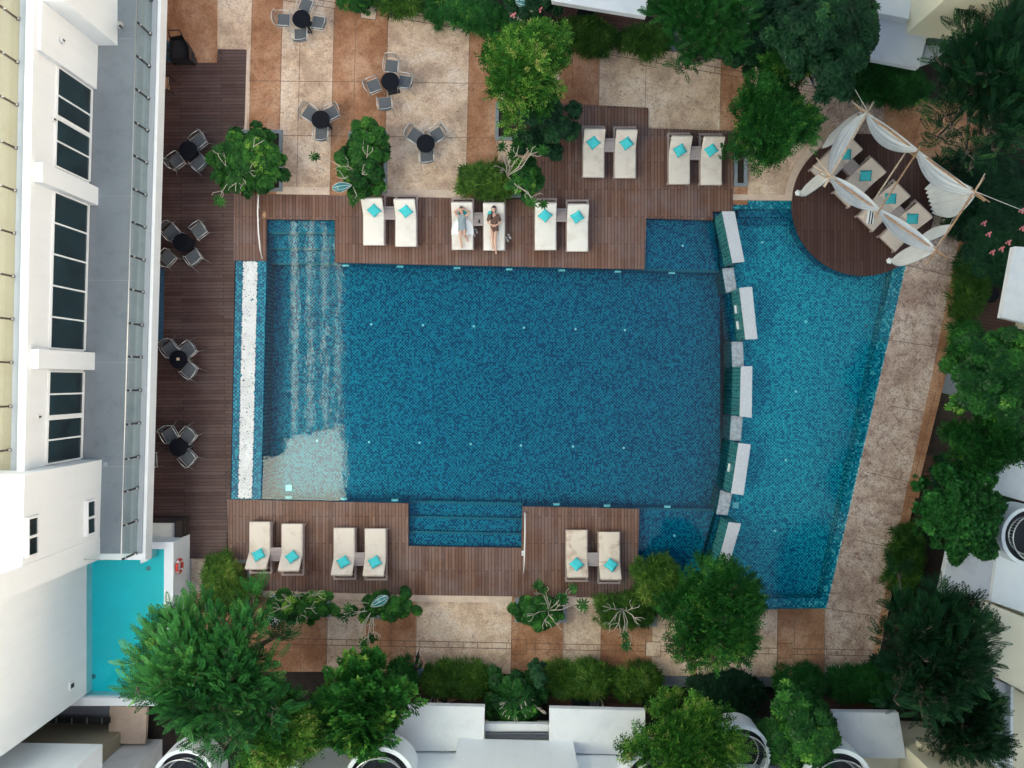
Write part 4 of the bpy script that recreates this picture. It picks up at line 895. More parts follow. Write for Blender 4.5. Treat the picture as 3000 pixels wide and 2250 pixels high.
for (x, y), z, l_, cs in TB:
    p = P(x, y, z+.74); p.z = z
    if tb0 is None: tb0 = make_table(); tb0.location = p; t = tb0
    else: t = dup(tb0, p, random.uniform(0, .4))
    t['label'] = 'round black pedestal '+l_; t['group'] = 'round black pedestal tables'
    for cx, cy, w_ in cs: chair(cx, cy, x, y, 'metal chair %s the %s' % (w_, l_.replace(', on', ' on')), z if z else ZP)
chair(1128, 304, 1128, 200, 'lone grey mesh chair pulled out on the paving below its table'); chair(438, 1348, 500, 1348, 'chair mostly hidden under the hotel ledge, only its front legs showing', 0)


wb = P(522, 1052, .75); bm = B(); box(bm, -.05, .05, -.05, .05, 0, .05); o = obj('wooden_box', bm, M['bamboo_p'], None, bevel=.006); o.location = (wb.x, wb.y, .741); tag(o, 'small square wooden box on a black table', 'box')
# small terraces' tables
def lowtable(x, y, l_):
    p = P(x, y, .5); p.z = -.12; t = dup(tb0, p, 0, l_, 'round black pedestal tables'); return t
lowtable(1700, 2055, 'round black table in the shade of the lower terrace between hedge and canopy'); lowtable(2895, 862, 'dark round table in deep shade by the narrow white roof'); lowtable(1715, 50, 'dark round table in the shade of the upper canopy')
for x, y, lx, ly, l_ in ((1738, 2062, 1700, 2055, 'dark chair beside the table of the lower terrace'), (2898, 812, 2895, 862, 'dark chair above the shaded table on the right')):
    c = chair(x, y, lx, ly, l_, -.12)
# remove the placeholder chair made above
for o in list(bpy.data.objects):
    if o.get('label') == 'x' and o.name.startswith('patio_chair'):
        for c in list(o.children): bpy.data.objects.remove(c)
        bpy.data.objects.remove(o)
# phone, sandals, towel, book
ph = P(1404, 648, .44); bm = B(); box(bm, -.035, .035, -.07, .07, 0, .01); o = obj('phone', bm, M['black'], None, bevel=.004); o.location = (ph.x, ph.y, .427); tag(o, 'black phone lying on the slatted table between the women', 'phone')
def sandals(x, y, l_, a):
    t = thing('sandals', l_, 'sandals', (P(x, y, .02).x, P(x, y, .02).y, .0), a)
    for s_ in (-1, 1):
        pts = [(.045*math.cos(q)*(1+.15*math.sin(q)), .12*math.sin(q)) for q in [k*math.pi/8 for k in range(16)]]
        off = (.065*s_, .03*s_); bm = B(); prism(bm, [(px_+off[0], py_+off[1]) for px_, py_ in pts], 0.001, .022); so_ = obj('sandal', bm, M['cushion_w'], t)
        bm = B(); tube(bm, [(off[0]-.045, off[1]-.01, .015), (off[0], off[1]+.05, .05), (off[0]+.045, off[1]-.01, .015)], .011, 6); obj('strap', bm, M['black'], so_)
sandals(1392, 681, 'pair of white sandals with black straps beside the woman in white', .4); sandals(1489, 697, 'pair of white sandals with black straps right of the woman in brown', .5)
tw = P(2551, 635, .5); t = thing('towel', 'folded blue and white striped towel at the foot of a gazebo lounger', 'towel', (tw.x, tw.y, .462), R(-8))
obj('folded_cloth', rbox(B(), -.13, .13, -.26, .26, 0, .05, .02), M['cloth_w'], t, True)
bm = B(); box(bm, -.06, -.02, -.262, .262, .0, .054); box(bm, .03, .08, -.262, .262, 0, .054); obj('blue_stripe', bm, M['denim'], t)
# things near the top left corner
bp_ = P(530, 140, .5); t = thing('wheeled_cart', 'black wheeled barrow or grill with a pull bar on the terracotta floor, top left', 'cart', (bp_.x, bp_.y, ZP))
bm = B(); pts = [(-.30, .28), (.16, .36), (.42, -.1), (.42, -.52), (-.34, -.55)]
lo_ = [bm.verts.new((x*.8, y*.8, .15)) for x, y in pts]; hi_ = [bm.verts.new((x, y, .85)) for x, y in pts]; n_ = len(pts)
bm.faces.new(lo_)
for i in range(n_): bm.faces.new((lo_[i], lo_[(i+1) % n_], hi_[(i+1) % n_], hi_[i]))
bmesh.ops.recalc_face_normals(bm, faces=bm.faces[:]); obj('tub', bm, M['black'], t); bm = B(); prism(bm, [(x*.9, y*.9) for x, y in pts], .2, .6); obj('contents', bm, M['cloth_k'], t)
bm = B(); tube(bm, [(-.3, .28, .85), (-.3, .48, .98), (.12, .48, .98), (.16, .36, .85)], .025, 8); obj('handle', bm, M['black'], t)
for sx in (-1, 1):
    bm = B(); tube(bm, [(sx*.36-.03, -.35, .15), (sx*.36+.03, -.35, .15)], .15, 16); obj('wheel', bm, M['black'], t)
bm = B()
bmesh.ops.create_grid(bm, x_segments=14, y_segments=14, size=.5)
for v in bm.verts: v.co.z = .05+.04*math.sin(v.co.x*17+v.co.y*9)+.03*math.sin(v.co.y*23)
o = obj('tarpaulin', bm, M['blue'], None, True); p = P(490, 150, 0); o.location = (p.x+.05, p.y, ZP); o.scale = (.6, .85, 1); tag(o, 'crumpled dark blue tarpaulin beside the black cart', 'tarpaulin')
t = thing('wooden_armchair', 'wooden seat with black arm frame peeking out from under the hotel ledge', 'chair', (P(478, 245, .4).x, P(478, 245, .4).y, 0))
bm = B()
for k in range(6): box(bm, -.28+k*.09, -.21+k*.09, -.24, .24, .40, .42)
obj('seat', bm, M['bamboo'], t); bm = B(); tube(bm, [(-.3, -.3, .62), (.24, -.3, .62), (.33, -.12, .62), (.33, .2, .62), (.2, .3, .62), (-.3, .3, .62)], .02, 8); obj('arm_frame', bm, M['black'], t)
for sx, sy in ((-.25, -.28), (.25, -.28), (-.25, .28), (.25, .28)): obj('leg', tube(B(), [(sx, sy, 0), (sx, sy, .62)], .018, 6), M['black'], t)
# white bench-like box among the shrubs at lower left
p = P(812, 1808, .5); t = thing('stone_bench', 'pale tapered stone bench half hidden by the big tree, lower left', 'bench', (p.x, p.y, ZP), R(38))
obj('bench_top', rbox(B(), -.42, .42, -.24, .24, .40, .47, .02), M['roof'], t); obj('bench_base', rbox(B(), -.36, .36, -.18, .18, 0, .40, .02), M['kerb'], t)
# hanging glass lanterns in the frangipani
def lantern(x, y, z, l_, a):
    p = P(x, y, z); t = thing('lantern', l_, 'lantern', tuple(p), a); bm = B(); n = 20; rings = []
    prof = [(-.42, .015), (-.34, .07), (-.2, .14), (0, .185), (.15, .15), (.27, .07), (.30, .03)]
    for yy, rr in prof: rings.append([bm.verts.new((rr*math.cos(2*math.pi*k/n), yy, rr*math.sin(2*math.pi*k/n)*.8)) for k in range(n)])
    for A_, B_ in zip(rings, rings[1:]):
        for k in range(n): bm.faces.new((A_[k], A_[(k+1) % n], B_[(k+1) % n], B_[k])).smooth = True
    obj('shade', bm, M['teal_glass'], t)
    bm = B()
    for k in range(8): a_ = k*math.pi/4; tube(bm, [(rr*1.02*math.cos(a_), yy, rr*1.02*.8*math.sin(a_)) for yy, rr in prof], .006, 4)
    obj('rib', bm, M['frame_w'], t); obj('bulb_holder', box(B(), -.03, .03, -.06, .06, -.03, .03), M['black'], t)
M['teal_glass'] = simple('teal_glass', (.03, .17, .18), .15, var=.3, sc=20)
lantern(997, 548, 1.4, 'teal glass lantern hanging in the shrub beside the leftmost lounger', R(100)); lantern(1116, 1760, 1.4, 'teal glass lantern hanging among bare branches below the lower deck', R(-60)); lantern(1534, 8, 1.8, 'pale glass lantern in the tree at the top edge', R(80))
# ================================================================== GAZEBO
gz = thing('bamboo_gazebo', 'bamboo pole gazebo draped with white sheer cloth on the round deck', 'gazebo', (0, 0, 0)); GZ = 2.6
GA, GB, GC, GD = P(2538, 333, GZ), P(2431, 517, GZ), P(2851, 564, GZ), P(2739, 733, GZ)
def pole(a, b_, r=.035, m='bamboo', over=.35, name='pole'):
    a, b_ = Vector(a), Vector(b_); d_ = (b_-a).normalized(); a2, b2 = a-d_*over, b_+d_*over; n = max(3, int((b2-a2).length/.35)); pts = []; bm = B()
    for i in range(n+1):
        p = a2.lerp(b2, i/n)+Vector((random.uniform(-1, 1), random.uniform(-1, 1), random.uniform(-1, 1)))*.008; pts.append(p)
    tube(bm, pts, r, 8)
    for p, q in zip(pts[1:-1], pts[2:]):
        u = (q-p).normalized()*.012; tube(bm, [p-u, p+u], r*1.22, 8)
    return obj(name, bm, M[m], gz)
for c in (GA, GB, GC, GD): pole((c.x, c.y, .02), (c.x, c.y, GZ), .05, over=.12, name='post')
up_ = Vector((0, 0, .07))
pole(GA, GC, .04, 'bamboo', .5); pole(GB, GD, .04, 'bamboo', .45); pole(GA+up_, GB+up_, .04, 'bamboo_p', .45); pole(GC+up_, GD+up_, .04, 'bamboo', .6)
pole(GA-Vector((0, 0, .35)), GC-Vector((0, 0, .35)), .03, 'bamboo', .2); pole(GB-Vector((0, 0, .3)), GD-Vector((0, 0, .3)), .03, 'bamboo_p', .3)
mA, mB = GA.lerp(GC, .47), GB.lerp(GD, .46)
pole(mA+up_*2, mB+up_*2, .03, 'bamboo', .35); pole(mA-Vector((.22, .02, .5)), mB-Vector((.22, -.02, .5)), .03, 'bamboo_p', .2)
for c, dx, dy, m_ in ((GA, -.5, .35, 'bamboo_p'), (GB, -.62, .35, 'bamboo_p'), (GB, -.5, .62, 'bamboo_p'), (GC, .35, .62, 'bamboo_p'), (GC, .5, -.35, 'bamboo'), (GD, .45, -.35, 'bamboo'), (GD, -.35, -.5, 'bamboo')): pole(c-Vector((dx, dy, 0))*.25+up_*1.5, c+Vector((dx, dy, 0))*1.0+up_*1.5, .026, m_, .02)
for a, b_ in ((GA, (P(2467, 195, 3.0))), (GC, P(3010, 622, 2.4))): obj('guy_rope', tube(B(), [a+up_*2, b_], .014, 5), M['rope'], gz)
for c, d_ in ((GC, GD),):
    for k in (-.06, .05): obj('rope', tube(B(), [c+Vector((k, 0, .1)), c.lerp(d_, .5)+Vector((k, 0, -.05)), d_+Vector((k, 0, .1))], .008, 5), M['rope'], gz)
def swag(a, b_, drop, width, off, folds=3, n=28, m=10, name='swag', pinch=.12, side=None):
    """cloth hanging between two points, gathered at both ends"""
    a, b_ = Vector(a), Vector(b_); d_ = (b_-a); h = Vector((d_.x, d_.y, 0)).normalized(); nrm = Vector((-h.y, h.x, 0))
    if side is not None and nrm.dot(side) < 0: nrm = -nrm
    bm = B(); g = []
    for i in range(n+1):
        s_ = i/n; sp = pinch+(1-pinch)*math.sin(math.pi*s_)**.8; row = []
        for j in range(m+1):
            q = j/m; p = a.lerp(b_, s_)+nrm*(width*sp*(q-.35)+off*sp)+Vector((0, 0, -drop*math.sin(math.pi*s_)*(1-(2*q-1)**2*.5)))
            p += Vector((0, 0, 1))*.05*math.sin(q*folds*6.28+s_*2.5)*sp
            row.append(bm.verts.new(p))
        g.append(row)
    for i in range(n):
        for j in range(m): bm.faces.new((g[i][j], g[i+1][j], g[i+1][j+1], g[i][j+1])).smooth = True
    return obj(name, bm, M['sheer'], gz)
inw = ((GA+GB+GC+GD)/4)
def sd(a, b_): v = inw-(a+b_)/2; v.z = 0; return v
up3 = Vector((0, 0, .06))
for _ in range(2):
    e = up3*(1+_)
    swag(GA+e, mA+e, .25, .70-.16*_, .12, 3, side=sd(GA, GC)); swag(mA+e, GC+e, .30, .70-.16*_, .15, 3, side=sd(GA, GC))
    swag(GB+e, mB+e, .25, .64-.16*_, -.02, 4, side=-sd(GB, GD)); swag(mB+e, GD+e, .30, .64-.16*_, -.02, 4, side=-sd(GB, GD))
    swag(GA+e, GB+e, .30, .56-.12*_, .12, 3, side=-sd(GA, GB))
def curtain(c, base, tie, w0, w1, w2, name='curtain', side=None, folds=6):
    """cloth from top corner c falling to base; w0 top, w1 mid, w2 bottom widths"""
    c, base = Vector(c), Vector(base); d_ = base-c; hh = Vector((d_.x, d_.y, 0)); sdv = Vector(side).normalized(); bm = B(); g = []; n, m = 26, 26
    for i in range(n+1):
        s_ = i/n; w_ = w0+(w1-w0)*math.sin(min(1, s_/.6)*math.pi/2) if s_ < .6 else w1+(w2-w1)*((s_-.6)/.4)**1.6; row = []
        for j in range(m+1):
            q = j/m-.5; p = c.lerp(base, s_)+sdv*w_*q
            fo = math.sin(j/m*folds*6.283+s_*2); p += Vector((-sdv.y, sdv.x, 0))*.05*fo*min(1, w_/.4)+Vector((0, 0, .12*math.sin(s_*math.pi)*(1-4*q*q))); row.append(bm.verts.new(p))
        g.append(row)
    for i in range(n):
        for j in range(m): bm.faces.new((g[i][j], g[i+1][j], g[i+1][j+1], g[i][j+1])).smooth = True
    return obj(name, bm, M['sheer'], gz)
curtain(GB, P(2345, 563, .25), 0, .15, .95, .08, side=(.55, .84, 0)); curtain(GD, P(2612, 762, .25), 0, .15, .90, .10, side=(.5, .86, 0))
curtain(GA, P(2418, 418, .5), 0, .3, 1.15, .55, side=(.55, .84, 0)); curtain(GC, P(2722, 588, .7), 0, .35, 1.5, .95, side=(-.28, .96, 0)); curtain(GC+(GD-GC)*.62, P(2700, 700, .9), 0, .3, .55, .3, side=(.4, .9, 0))
for c in (P(2338, 565, .22), P(2606, 764, .22)):
    bm = B(); bmesh.ops.create_icosphere(bm, subdivisions=3, radius=.11)
    for v in bm.verts: v.co = Vector((v.co.x, v.co.y, v.co.z*.7))*(1+.25*math.sin(v.co.x*60)*math.sin(v.co.y*55)); v.co += c
    obj('knot', bm, M['cloth_w'], gz, True)
# ================================================================== PEOPLE
def skin(name, pts, edges, radii, m, parent=None, sub=2, root=0):
    me = bpy.data.meshes.new(name); me.from_pydata([tuple(p) for p in pts], edges, []); me.materials.append(m)
    o = link(bpy.data.objects.new(name, me), parent)
    s_ = o.modifiers.new('skin', 'SKIN'); s_.use_smooth_shade = True
    for i, v in enumerate(me.skin_vertices[0].data):
        r = radii[i]; v.radius = (r, r) if not isinstance(r, tuple) else r; v.use_root = (i == root)
    if sub: q = o.modifiers.new('s', 'SUBSURF'); q.levels = sub; q.render_levels = sub
    return o
def head(t, c, fwd, upv, m, hairm, long=None, parent=None):
    """head mesh joined to nothing but overlapping the neck: skull, nose, ears, eyes and a mouth; hair is its own part"""
    fwd = Vector(fwd).normalized(); upv = Vector(upv).normalized(); rt = fwd.cross(upv).normalized(); upv = rt.cross(fwd)
    MM = Matrix((( *rt, 0), (*fwd, 0), (*upv, 0), (0, 0, 0, 1))).transposed(); MM = Matrix.Translation(c) @ MM
    bm = B(); bmesh.ops.create_uvsphere(bm, u_segments=24, v_segments=16, radius=1)
    for v in bm.verts:
        x, y, z = v.co; jaw = 1-.28*max(0, -z)**1.2; nose = .22*math.exp(-((x/.16)**2+((z+.12)/.22)**2))*(y > 0)
        eye = -.07*(math.exp(-(((x-.38)/.16)**2+((z-.08)/.12)**2))+math.exp(-(((x+.38)/.16)**2+((z-.08)/.12)**2)))*(y > 0)
        mouth = .05*math.exp(-((x/.26)**2+((z+.52)/.08)**2))*(y > 0)
        v.co = MM @ Vector((x*.078*jaw, y*.098*(1+nose+eye+mouth), z*.118))
    for s_ in (-1, 1):
        for k in bmesh.ops.create_uvsphere(bm, u_segments=8, v_segments=6, radius=1)['verts']: k.co = MM @ Vector((s_*.079+k.co.x*.010, -.005+k.co.y*.02, k.co.z*.032))
    o = obj('head', bm, m, t, True)
    bm = B()
    for s_ in (-1, 1):
        for k in bmesh.ops.create_uvsphere(bm, u_segments=8, v_segments=6, radius=.009)['verts']: k.co = MM @ (k.co+Vector((s_*.030, .087, .012)))
    obj('eyes', bm, M['black'], t, True)
    bm = B(); bmesh.ops.create_uvsphere(bm, u_segments=24, v_segments=14, radius=1)
    for v in bm.verts:
        x, y, z = v.co; k = 1.0
        if y > .15 and z < .45: k = .80
        v.co = MM @ Vector((x*.096*k, (y*.114-.010)*k, z*.142*k+.014))
    if long:
        for w_ in range(long[0]):
            off = Vector((random.uniform(-.03, .03), random.uniform(-.02, .02), 0)); tube(bm, [MM @ Vector((.02*random.uniform(-1, 1), -.05, .04))]+[Vector(q)+off*(.4+i*.5) for i, q in enumerate(long[1])], .028, 6, r2=.010)
    obj('hair', bm, hairm, t, True); return o
def hand(pts, edges, rad, wrist_i, wrist, dirv, palmn, s=1.):
    """adds a palm and five curled fingers to a skin skeleton"""
    d_ = Vector(dirv).normalized(); nn = Vector(palmn).normalized(); sdv = d_.cross(nn).normalized(); base = len(pts)
    pts.append(wrist+d_*.05*s); edges.append((wrist_i, base)); rad.append(.024*s); pi_ = base
    for k, (off, ln) in enumerate(((-.030, .062), (-.010, .075), (.010, .070), (.029, .055))):
        a = wrist+d_*.085*s+sdv*off*s; b_ = a+d_*ln*.55*s+nn*.008*s; c = b_+d_*ln*.40*s+nn*.028*s
        i = len(pts); pts += [a, b_, c]; edges += [(pi_, i), (i, i+1), (i+1, i+2)]; rad += [.0095*s, .0088*s, .0078*s]
    a = wrist+d_*.035*s-sdv*.04*s; b_ = a+d_*.035*s-sdv*.018*s+nn*.012*s; i = len(pts); pts += [a, b_]; edges += [(pi_, i), (i, i+1)]; rad += [.011*s, .0095*s]
def person(lab, loc, rz, J, skinm, hairm, clothes, facing, upv, long=None, handsdir=None, extra=None):
    t = thing('person', lab, 'person', loc, rz); V_ = lambda n: Vector(J[n])
    names = ['pelvis', 'waist', 'chest', 'neck', 'headbase']; pts = [V_(n) for n in names]; edges = [(0, 1), (1, 2), (2, 3), (3, 4)]; rad = [(.135, .10), (.115, .085), (.14, .095), .055, .06]
    for s_ in 'lr':
        i = len(pts); pts += [V_('sho_'+s_), V_('elb_'+s_), V_('wri_'+s_)]; edges += [(2, i), (i, i+1), (i+1, i+2)]; rad += [.052, .040, .026]
        w_ = V_('wri_'+s_); d_ = handsdir[s_][0] if handsdir else w_-V_('elb_'+s_); nn = handsdir[s_][1] if handsdir else (0, 0, -1); hand(pts, edges, rad, i+2, w_, d_, nn)
        i = len(pts); pts += [V_('hip_'+s_), V_('kne_'+s_), V_('ank_'+s_), V_('toe_'+s_)]; edges += [(0, i), (i, i+1), (i+1, i+2), (i+2, i+3)]; rad += [.085, .055, .034, .030]
    skin('body', pts, edges, rad, skinm, t)
    head(t, V_('head'), facing, upv, skinm, hairm, long)
    for nm, ps, es, rs, m_ in clothes(J): skin(nm, ps, es, rs, m_, t, 2)
    return t
lx, ly = P(1356, 657, .25)[:2]
J1 = dict(pelvis=(0, -.16, .54), waist=(0, .0, .60), chest=(0, .17, .69), neck=(0, .30, .78), headbase=(-.01, .34, .81), head=(-.02, .40, .86), sho_l=(-.17, .22, .73), elb_l=(-.30, .36, .80), wri_l=(-.11, .42, .94), sho_r=(.16, .22, .73), elb_r=(.29, .36, .80), wri_r=(.08, .42, .95),
          hip_l=(-.08, -.20, .53), kne_l=(-.06, -.52, .70), ank_l=(-.03, -.88, .49), toe_l=(.0, -.98, .56), hip_r=(.09, -.20, .53), kne_r=(.09, -.50, .76), ank_r=(.17, -.60, .49), toe_r=(.20, -.72, .48))
def c1(J):
    g = lambda n: Vector(J[n])
    return [('dress', [g('pelvis')+Vector((0, -.02, 0)), g('waist'), g('chest'), Vector((.01, -.34, .58)), g('sho_l'), g('sho_r'), g('chest')*.5+g('neck')*.5], [(1, 0), (1, 2), (0, 3), (2, 4), (2, 5), (2, 6)], [(.17, .115), (.145, .11), (.165, .12), (.21, .12), .075, .075, .085], M['cloth_grey'])]
t = person('woman in a white robe lying on a lounger with both hands on her head', (lx, ly, 0), 0, J1, M['skin'], M['hair_b'], c1, (0, -.35, .95), (0, .9, .35), (7, [(-.06, .36, .90), (-.08, .28, .84)]), {'l': ((.6, 0, .35), (0, -.3, -1)), 'r': ((-.6, 0, .35), (0, -.3, -1))})
bm = B(); g = []
for i in range(17):
    row = []
    for j in range(17):
        u_, v_ = i/16, j/16; wd = .20+.22*math.sin(min(1, v_*1.3)*1.6); x = (u_-.5)*2*wd; y = .16-.62*v_+.03*math.sin(u_*9); z = .47+.19*math.exp(-(x/.17)**2)*(1-.2*v_)+.012*math.sin(u_*34+v_*7); row.append(bm.verts.new((x, y, z)))
    g.append(row)
for i in range(16):
    for j in range(16): bm.faces.new((g[i][j], g[i+1][j], g[i+1][j+1], g[i][j+1])).smooth = True
obj('robe', bm, M['cloth_w'], t)
lx, ly = P(1448, 659, .25)[:2]
J2 = dict(pelvis=(.0, -.14, .54), waist=(0, .02, .60), chest=(0, .20, .70), neck=(0, .34, .80), headbase=(0, .38, .83), head=(.0, .45, .88), sho_l=(-.18, .25, .74), elb_l=(-.24, .0, .64), wri_l=(-.05, -.10, .69), sho_r=(.17, .25, .74), elb_r=(.25, .0, .64), wri_r=(.07, -.10, .70),
          hip_l=(-.08, -.18, .53), kne_l=(-.07, -.55, .64), ank_l=(-.05, -.92, .50), toe_l=(-.05, -1.0, .58), hip_r=(.08, -.18, .53), kne_r=(.04, -.58, .62), ank_r=(.07, -1.06, .49), toe_r=(.08, -1.16, .54))
def c2(J):
    g = lambda n: Vector(J[n])
    return [('shirt', [g('pelvis'), g('waist'), g('chest'), g('sho_l'), g('elb_l')*.85+g('sho_l')*.15, g('sho_r'), g('elb_r')*.85+g('sho_r')*.15, Vector((.05, -.34, .56))], [(1, 0), (1, 2), (2, 3), (3, 4), (2, 5), (5, 6), (0, 7)], [(.165, .11), (.135, .10), (.16, .11), .075, .06, .075, .06, (.15, .095)], M['cloth_br']),
            ('top', [g('waist')+Vector((0, .06, .035)), g('chest')+Vector((0, -.02, .035))], [(0, 1)], [(.07, .085), (.07, .09)], M['turq_d'])]
person('woman in a brown shirt lying on a lounger with her hands on her belly', (lx, ly, 0), 0, J2, M['skin'], M['hair'], c2, (0, -.35, .95), (0, .9, .35), (9, [(-.07, .36, .90), (-.10, .22, .84), (-.09, .14, .80)]), {'l': ((.9, -.2, .1), (0, 0, -1)), 'r': ((-.9, -.2, .1), (0, 0, -1))})
for x, y, l_ in ((1356, 622, 'turquoise cushion under the head of the woman in white'), (1441, 624, 'turquoise cushion under the head of the woman in brown')): pillow(x, y, .62, l_, .05, BA*.8)
# man taking a photo
px_, py_ = P(1220, 1975, .6)[:2]
J3 = dict(pelvis=(0, -.22, .36), waist=(0, -.10, .52), chest=(.0, .08, .68), neck=(.0, .24, .78), headbase=(.0, .28, .81), head=(.02, .35, .86), sho_l=(-.21, .14, .70), elb_l=(-.28, .40, .60), wri_l=(-.14, .60, .70), sho_r=(.21, .14, .70), elb_r=(.30, .38, .60), wri_r=(.20, .60, .70),
          hip_l=(-.10, -.18, .34), kne_l=(-.20, .22, .42), ank_l=(-.19, .10, .07), toe_l=(-.21, .24, .03), hip_r=(.10, -.18, .34), kne_r=(.20, .22, .42), ank_r=(.19, .10, .07), toe_r=(.21, .24, .03))
def c3(J):
    g = lambda n: Vector(J[n])
    return [('shirt', [g('pelvis')+Vector((0, .02, .03)), g('waist'), g('chest'), g('sho_l'), g('sho_l')*.6+g('elb_l')*.4, g('sho_r'), g('sho_r')*.6+g('elb_r')*.4], [(1, 0), (1, 2), (2, 3), (3, 4), (2, 5), (5, 6)], [(.18, .14), (.175, .14), (.18, .13), .085, .08, .085, .08], M['cloth_bl']),
            ('trousers', [g('pelvis'), g('hip_l'), g('kne_l'), g('ank_l'), g('hip_r'), g('kne_r'), g('ank_r')], [(0, 1), (1, 2), (2, 3), (0, 4), (4, 5), (5, 6)], [.15, .11, .08, .06, .11, .08, .06], M['denim'])]
t = person('man in a slate blue shirt crouching at the edge of the walk holding a camera', (px_, py_, ZP), 0, J3, M['skin_m'], M['hair'], c3, (.0, .85, -.4), (0, .4, .85), None, {'l': ((.7, .4, 0), (.3, .3, -.4)), 'r': ((-.5, .5, 0), (-.3, .3, -.4))})
cm = thing('camera', 'black camera with a long lens held by the crouching man', 'camera', (px_+.06, py_+.68, .66), R(-8))
obj('camera_body', rbox(B(), -.075, .075, -.04, .04, -.05, .05, .012), M['black'], cm); bm = B(); tube(bm, [(0, .03, 0), (.0, .16, 0)], .038, 14); obj('lens', bm, M['black'], cm); obj('viewfinder', rbox(B(), -.03, .03, -.03, .03, .05, .075, .008), M['black'], cm); bm = B(); tube(bm, [(.0, .15, .02), (.02, .33, .06)], .016, 8); obj('microphone', bm, M['black'], cm); bm = B(); tube(bm, [(-.07, 0, .02), (-.10, -.2, .12), (-.04, -.34, .2), (.06, -.34, .2), (.09, -.2, .12), (.07, 0, .02)], .008, 5); obj('strap', bm, M['cushion_tan'], cm)
# seated person in shade
px_, py_ = P(1292, 2052, .6)[:2]
J4 = dict(pelvis=(-.02, 0, .50), waist=(-.05, .0, .66), chest=(-.06, .0, .86), neck=(-.03, .0, 1.0), headbase=(-.02, 0, 1.04), head=(.02, 0, 1.12), sho_l=(-.05, .17, .92), elb_l=(.12, .22, .70), wri_l=(.34, .14, .62), sho_r=(-.05, -.17, .92), elb_r=(.12, -.22, .70), wri_r=(.32, -.10, .62),
          hip_l=(.02, .10, .48), kne_l=(.46, .14, .52), ank_l=(.50, .22, .10), toe_l=(.64, .24, .05), hip_r=(.02, -.10, .48), kne_r=(.46, -.08, .54), ank_r=(.60, -.18, .14), toe_r=(.72, -.22, .08))
def c4(J):
    g = lambda n: Vector(J[n])
    return [('shirt', [g('pelvis'), g('waist'), g('chest'), g('sho_l'), g('elb_l')*.5+g('sho_l')*.5, g('sho_r'), g('elb_r')*.5+g('sho_r')*.5], [(1, 0), (1, 2), (2, 3), (3, 4), (2, 5), (5, 6)], [(.17, .14), (.16, .14), (.18, .12), .08, .07, .08, .07], M['cloth_k']),
            ('shorts', [g('pelvis'), g('hip_l'), g('kne_l')*.55+g('hip_l')*.45, g('hip_r'), g('kne_r')*.55+g('hip_r')*.45], [(0, 1), (1, 2), (0, 3), (3, 4)], [.15, .11, .09, .11, .09], M['cloth_k'])]
person('person in black clothes sitting on a terrace chair behind the lower hedge', (px_, py_, -.12), R(4), J4, M['skin_m'], M['hair'], c4, (.8, 0, -.3), (.3, 0, .9))
c = chair(1288, 2052, 1400, 2050, 'dark terrace chair on which the person in black sits', -.12)
p = P(1290, 2052, .9); bm = B(); bmesh.ops.create_uvsphere(bm, u_segments=14, v_segments=8, radius=.07)
# ================================================================== FOLIAGE
def T_join(quads): V = np.concatenate(quads); return V, np.arange(len(V)).reshape(-1, 4)
def leaf(b_, d_, ln, w_, up=(0, 0, 1), droop=.0, segs=1, wide=.45):
    b_, d_, up = np.array(b_, float), np.array(d_, float), np.array(up, float); d_ /= np.linalg.norm(d_); s_ = np.cross(d_, up); s_ /= np.linalg.norm(s_)+1e-9; n = np.cross(s_, d_)
    if segs == 1:
        m_ = b_+d_*ln*wide; return [np.array([b_, m_+s_*w_/2+n*w_*.14, b_+d_*ln-n*droop*ln, m_-s_*w_/2+n*w_*.14])]
    p1 = b_+d_*ln*wide; p2 = b_+d_*ln-n*droop*ln
    return [np.array([b_-s_*w_*.12, b_+s_*w_*.12, p1+s_*w_/2, p1-s_*w_/2]), np.array([p1-s_*w_/2, p1+s_*w_/2, p2+s_*w_*.10, p2-s_*w_*.10])]
def t_pinnate(L_=.5, n=9, ll=.13, w_=.042, ang=52, lift=.25):
    q = []
    for k in range(n):
        y = L_*(k+.6)/n; s_ = math.sin(math.pi*(k+1.5)/(n+2))**.6
        for sg in (-1, 1):
            a = R(ang-12*k/n); q += leaf((0, y, .0), (sg*math.sin(a), math.cos(a), lift*rng.uniform(.2, 1.6)), ll*s_, w_*s_, droop=.15)
    q += leaf((0, L_*.92, 0), (0, 1, .1), ll*.9, w_)
    return T_join(q)
def t_rosette(n=9, ln=.22, w_=.085, el=.35, droop=.25, segs=2, tiers=2):
    q = []
    for t_ in range(tiers):
        for k in range(n):
            a = 2*math.pi*(k+.5*t_+rng.uniform(-.2, .2))/n; e = el+.55*t_+rng.uniform(-.15, .15); l2 = ln*(1-.28*t_)*rng.uniform(.85, 1.1)
            q += leaf((0, 0, .02*t_), (math.cos(a), math.sin(a), e), l2, w_*(1-.2*t_), droop=droop, segs=segs, wide=.62)
    return T_join(q)
def t_twig(n=12, L_=.28, ll=.085, w_=.034):
    q = []
    for k in range(n):
        y = L_*(k+.3)/n; a = k*2.4+rng.uniform(-.4, .4); q += leaf((rng.uniform(-.02, .02), y, 0), (math.cos(a)*.9, .55, math.sin(a)*.45+.25), ll*rng.uniform(.8, 1.2), w_, droop=.1)
    return T_join(q)
def t_strap(n=24, ln=.36, w_=.028):
    q = []
    for k in range(n):
        a = rng.uniform(0, 6.283); e = rng.uniform(.15, 1.5); d_ = np.array([math.cos(a), math.sin(a), e]); q += leaf((0, 0, 0), d_, ln*rng.uniform(.75, 1.1), w_, droop=.25, segs=2, wide=.55)
    return T_join(q)
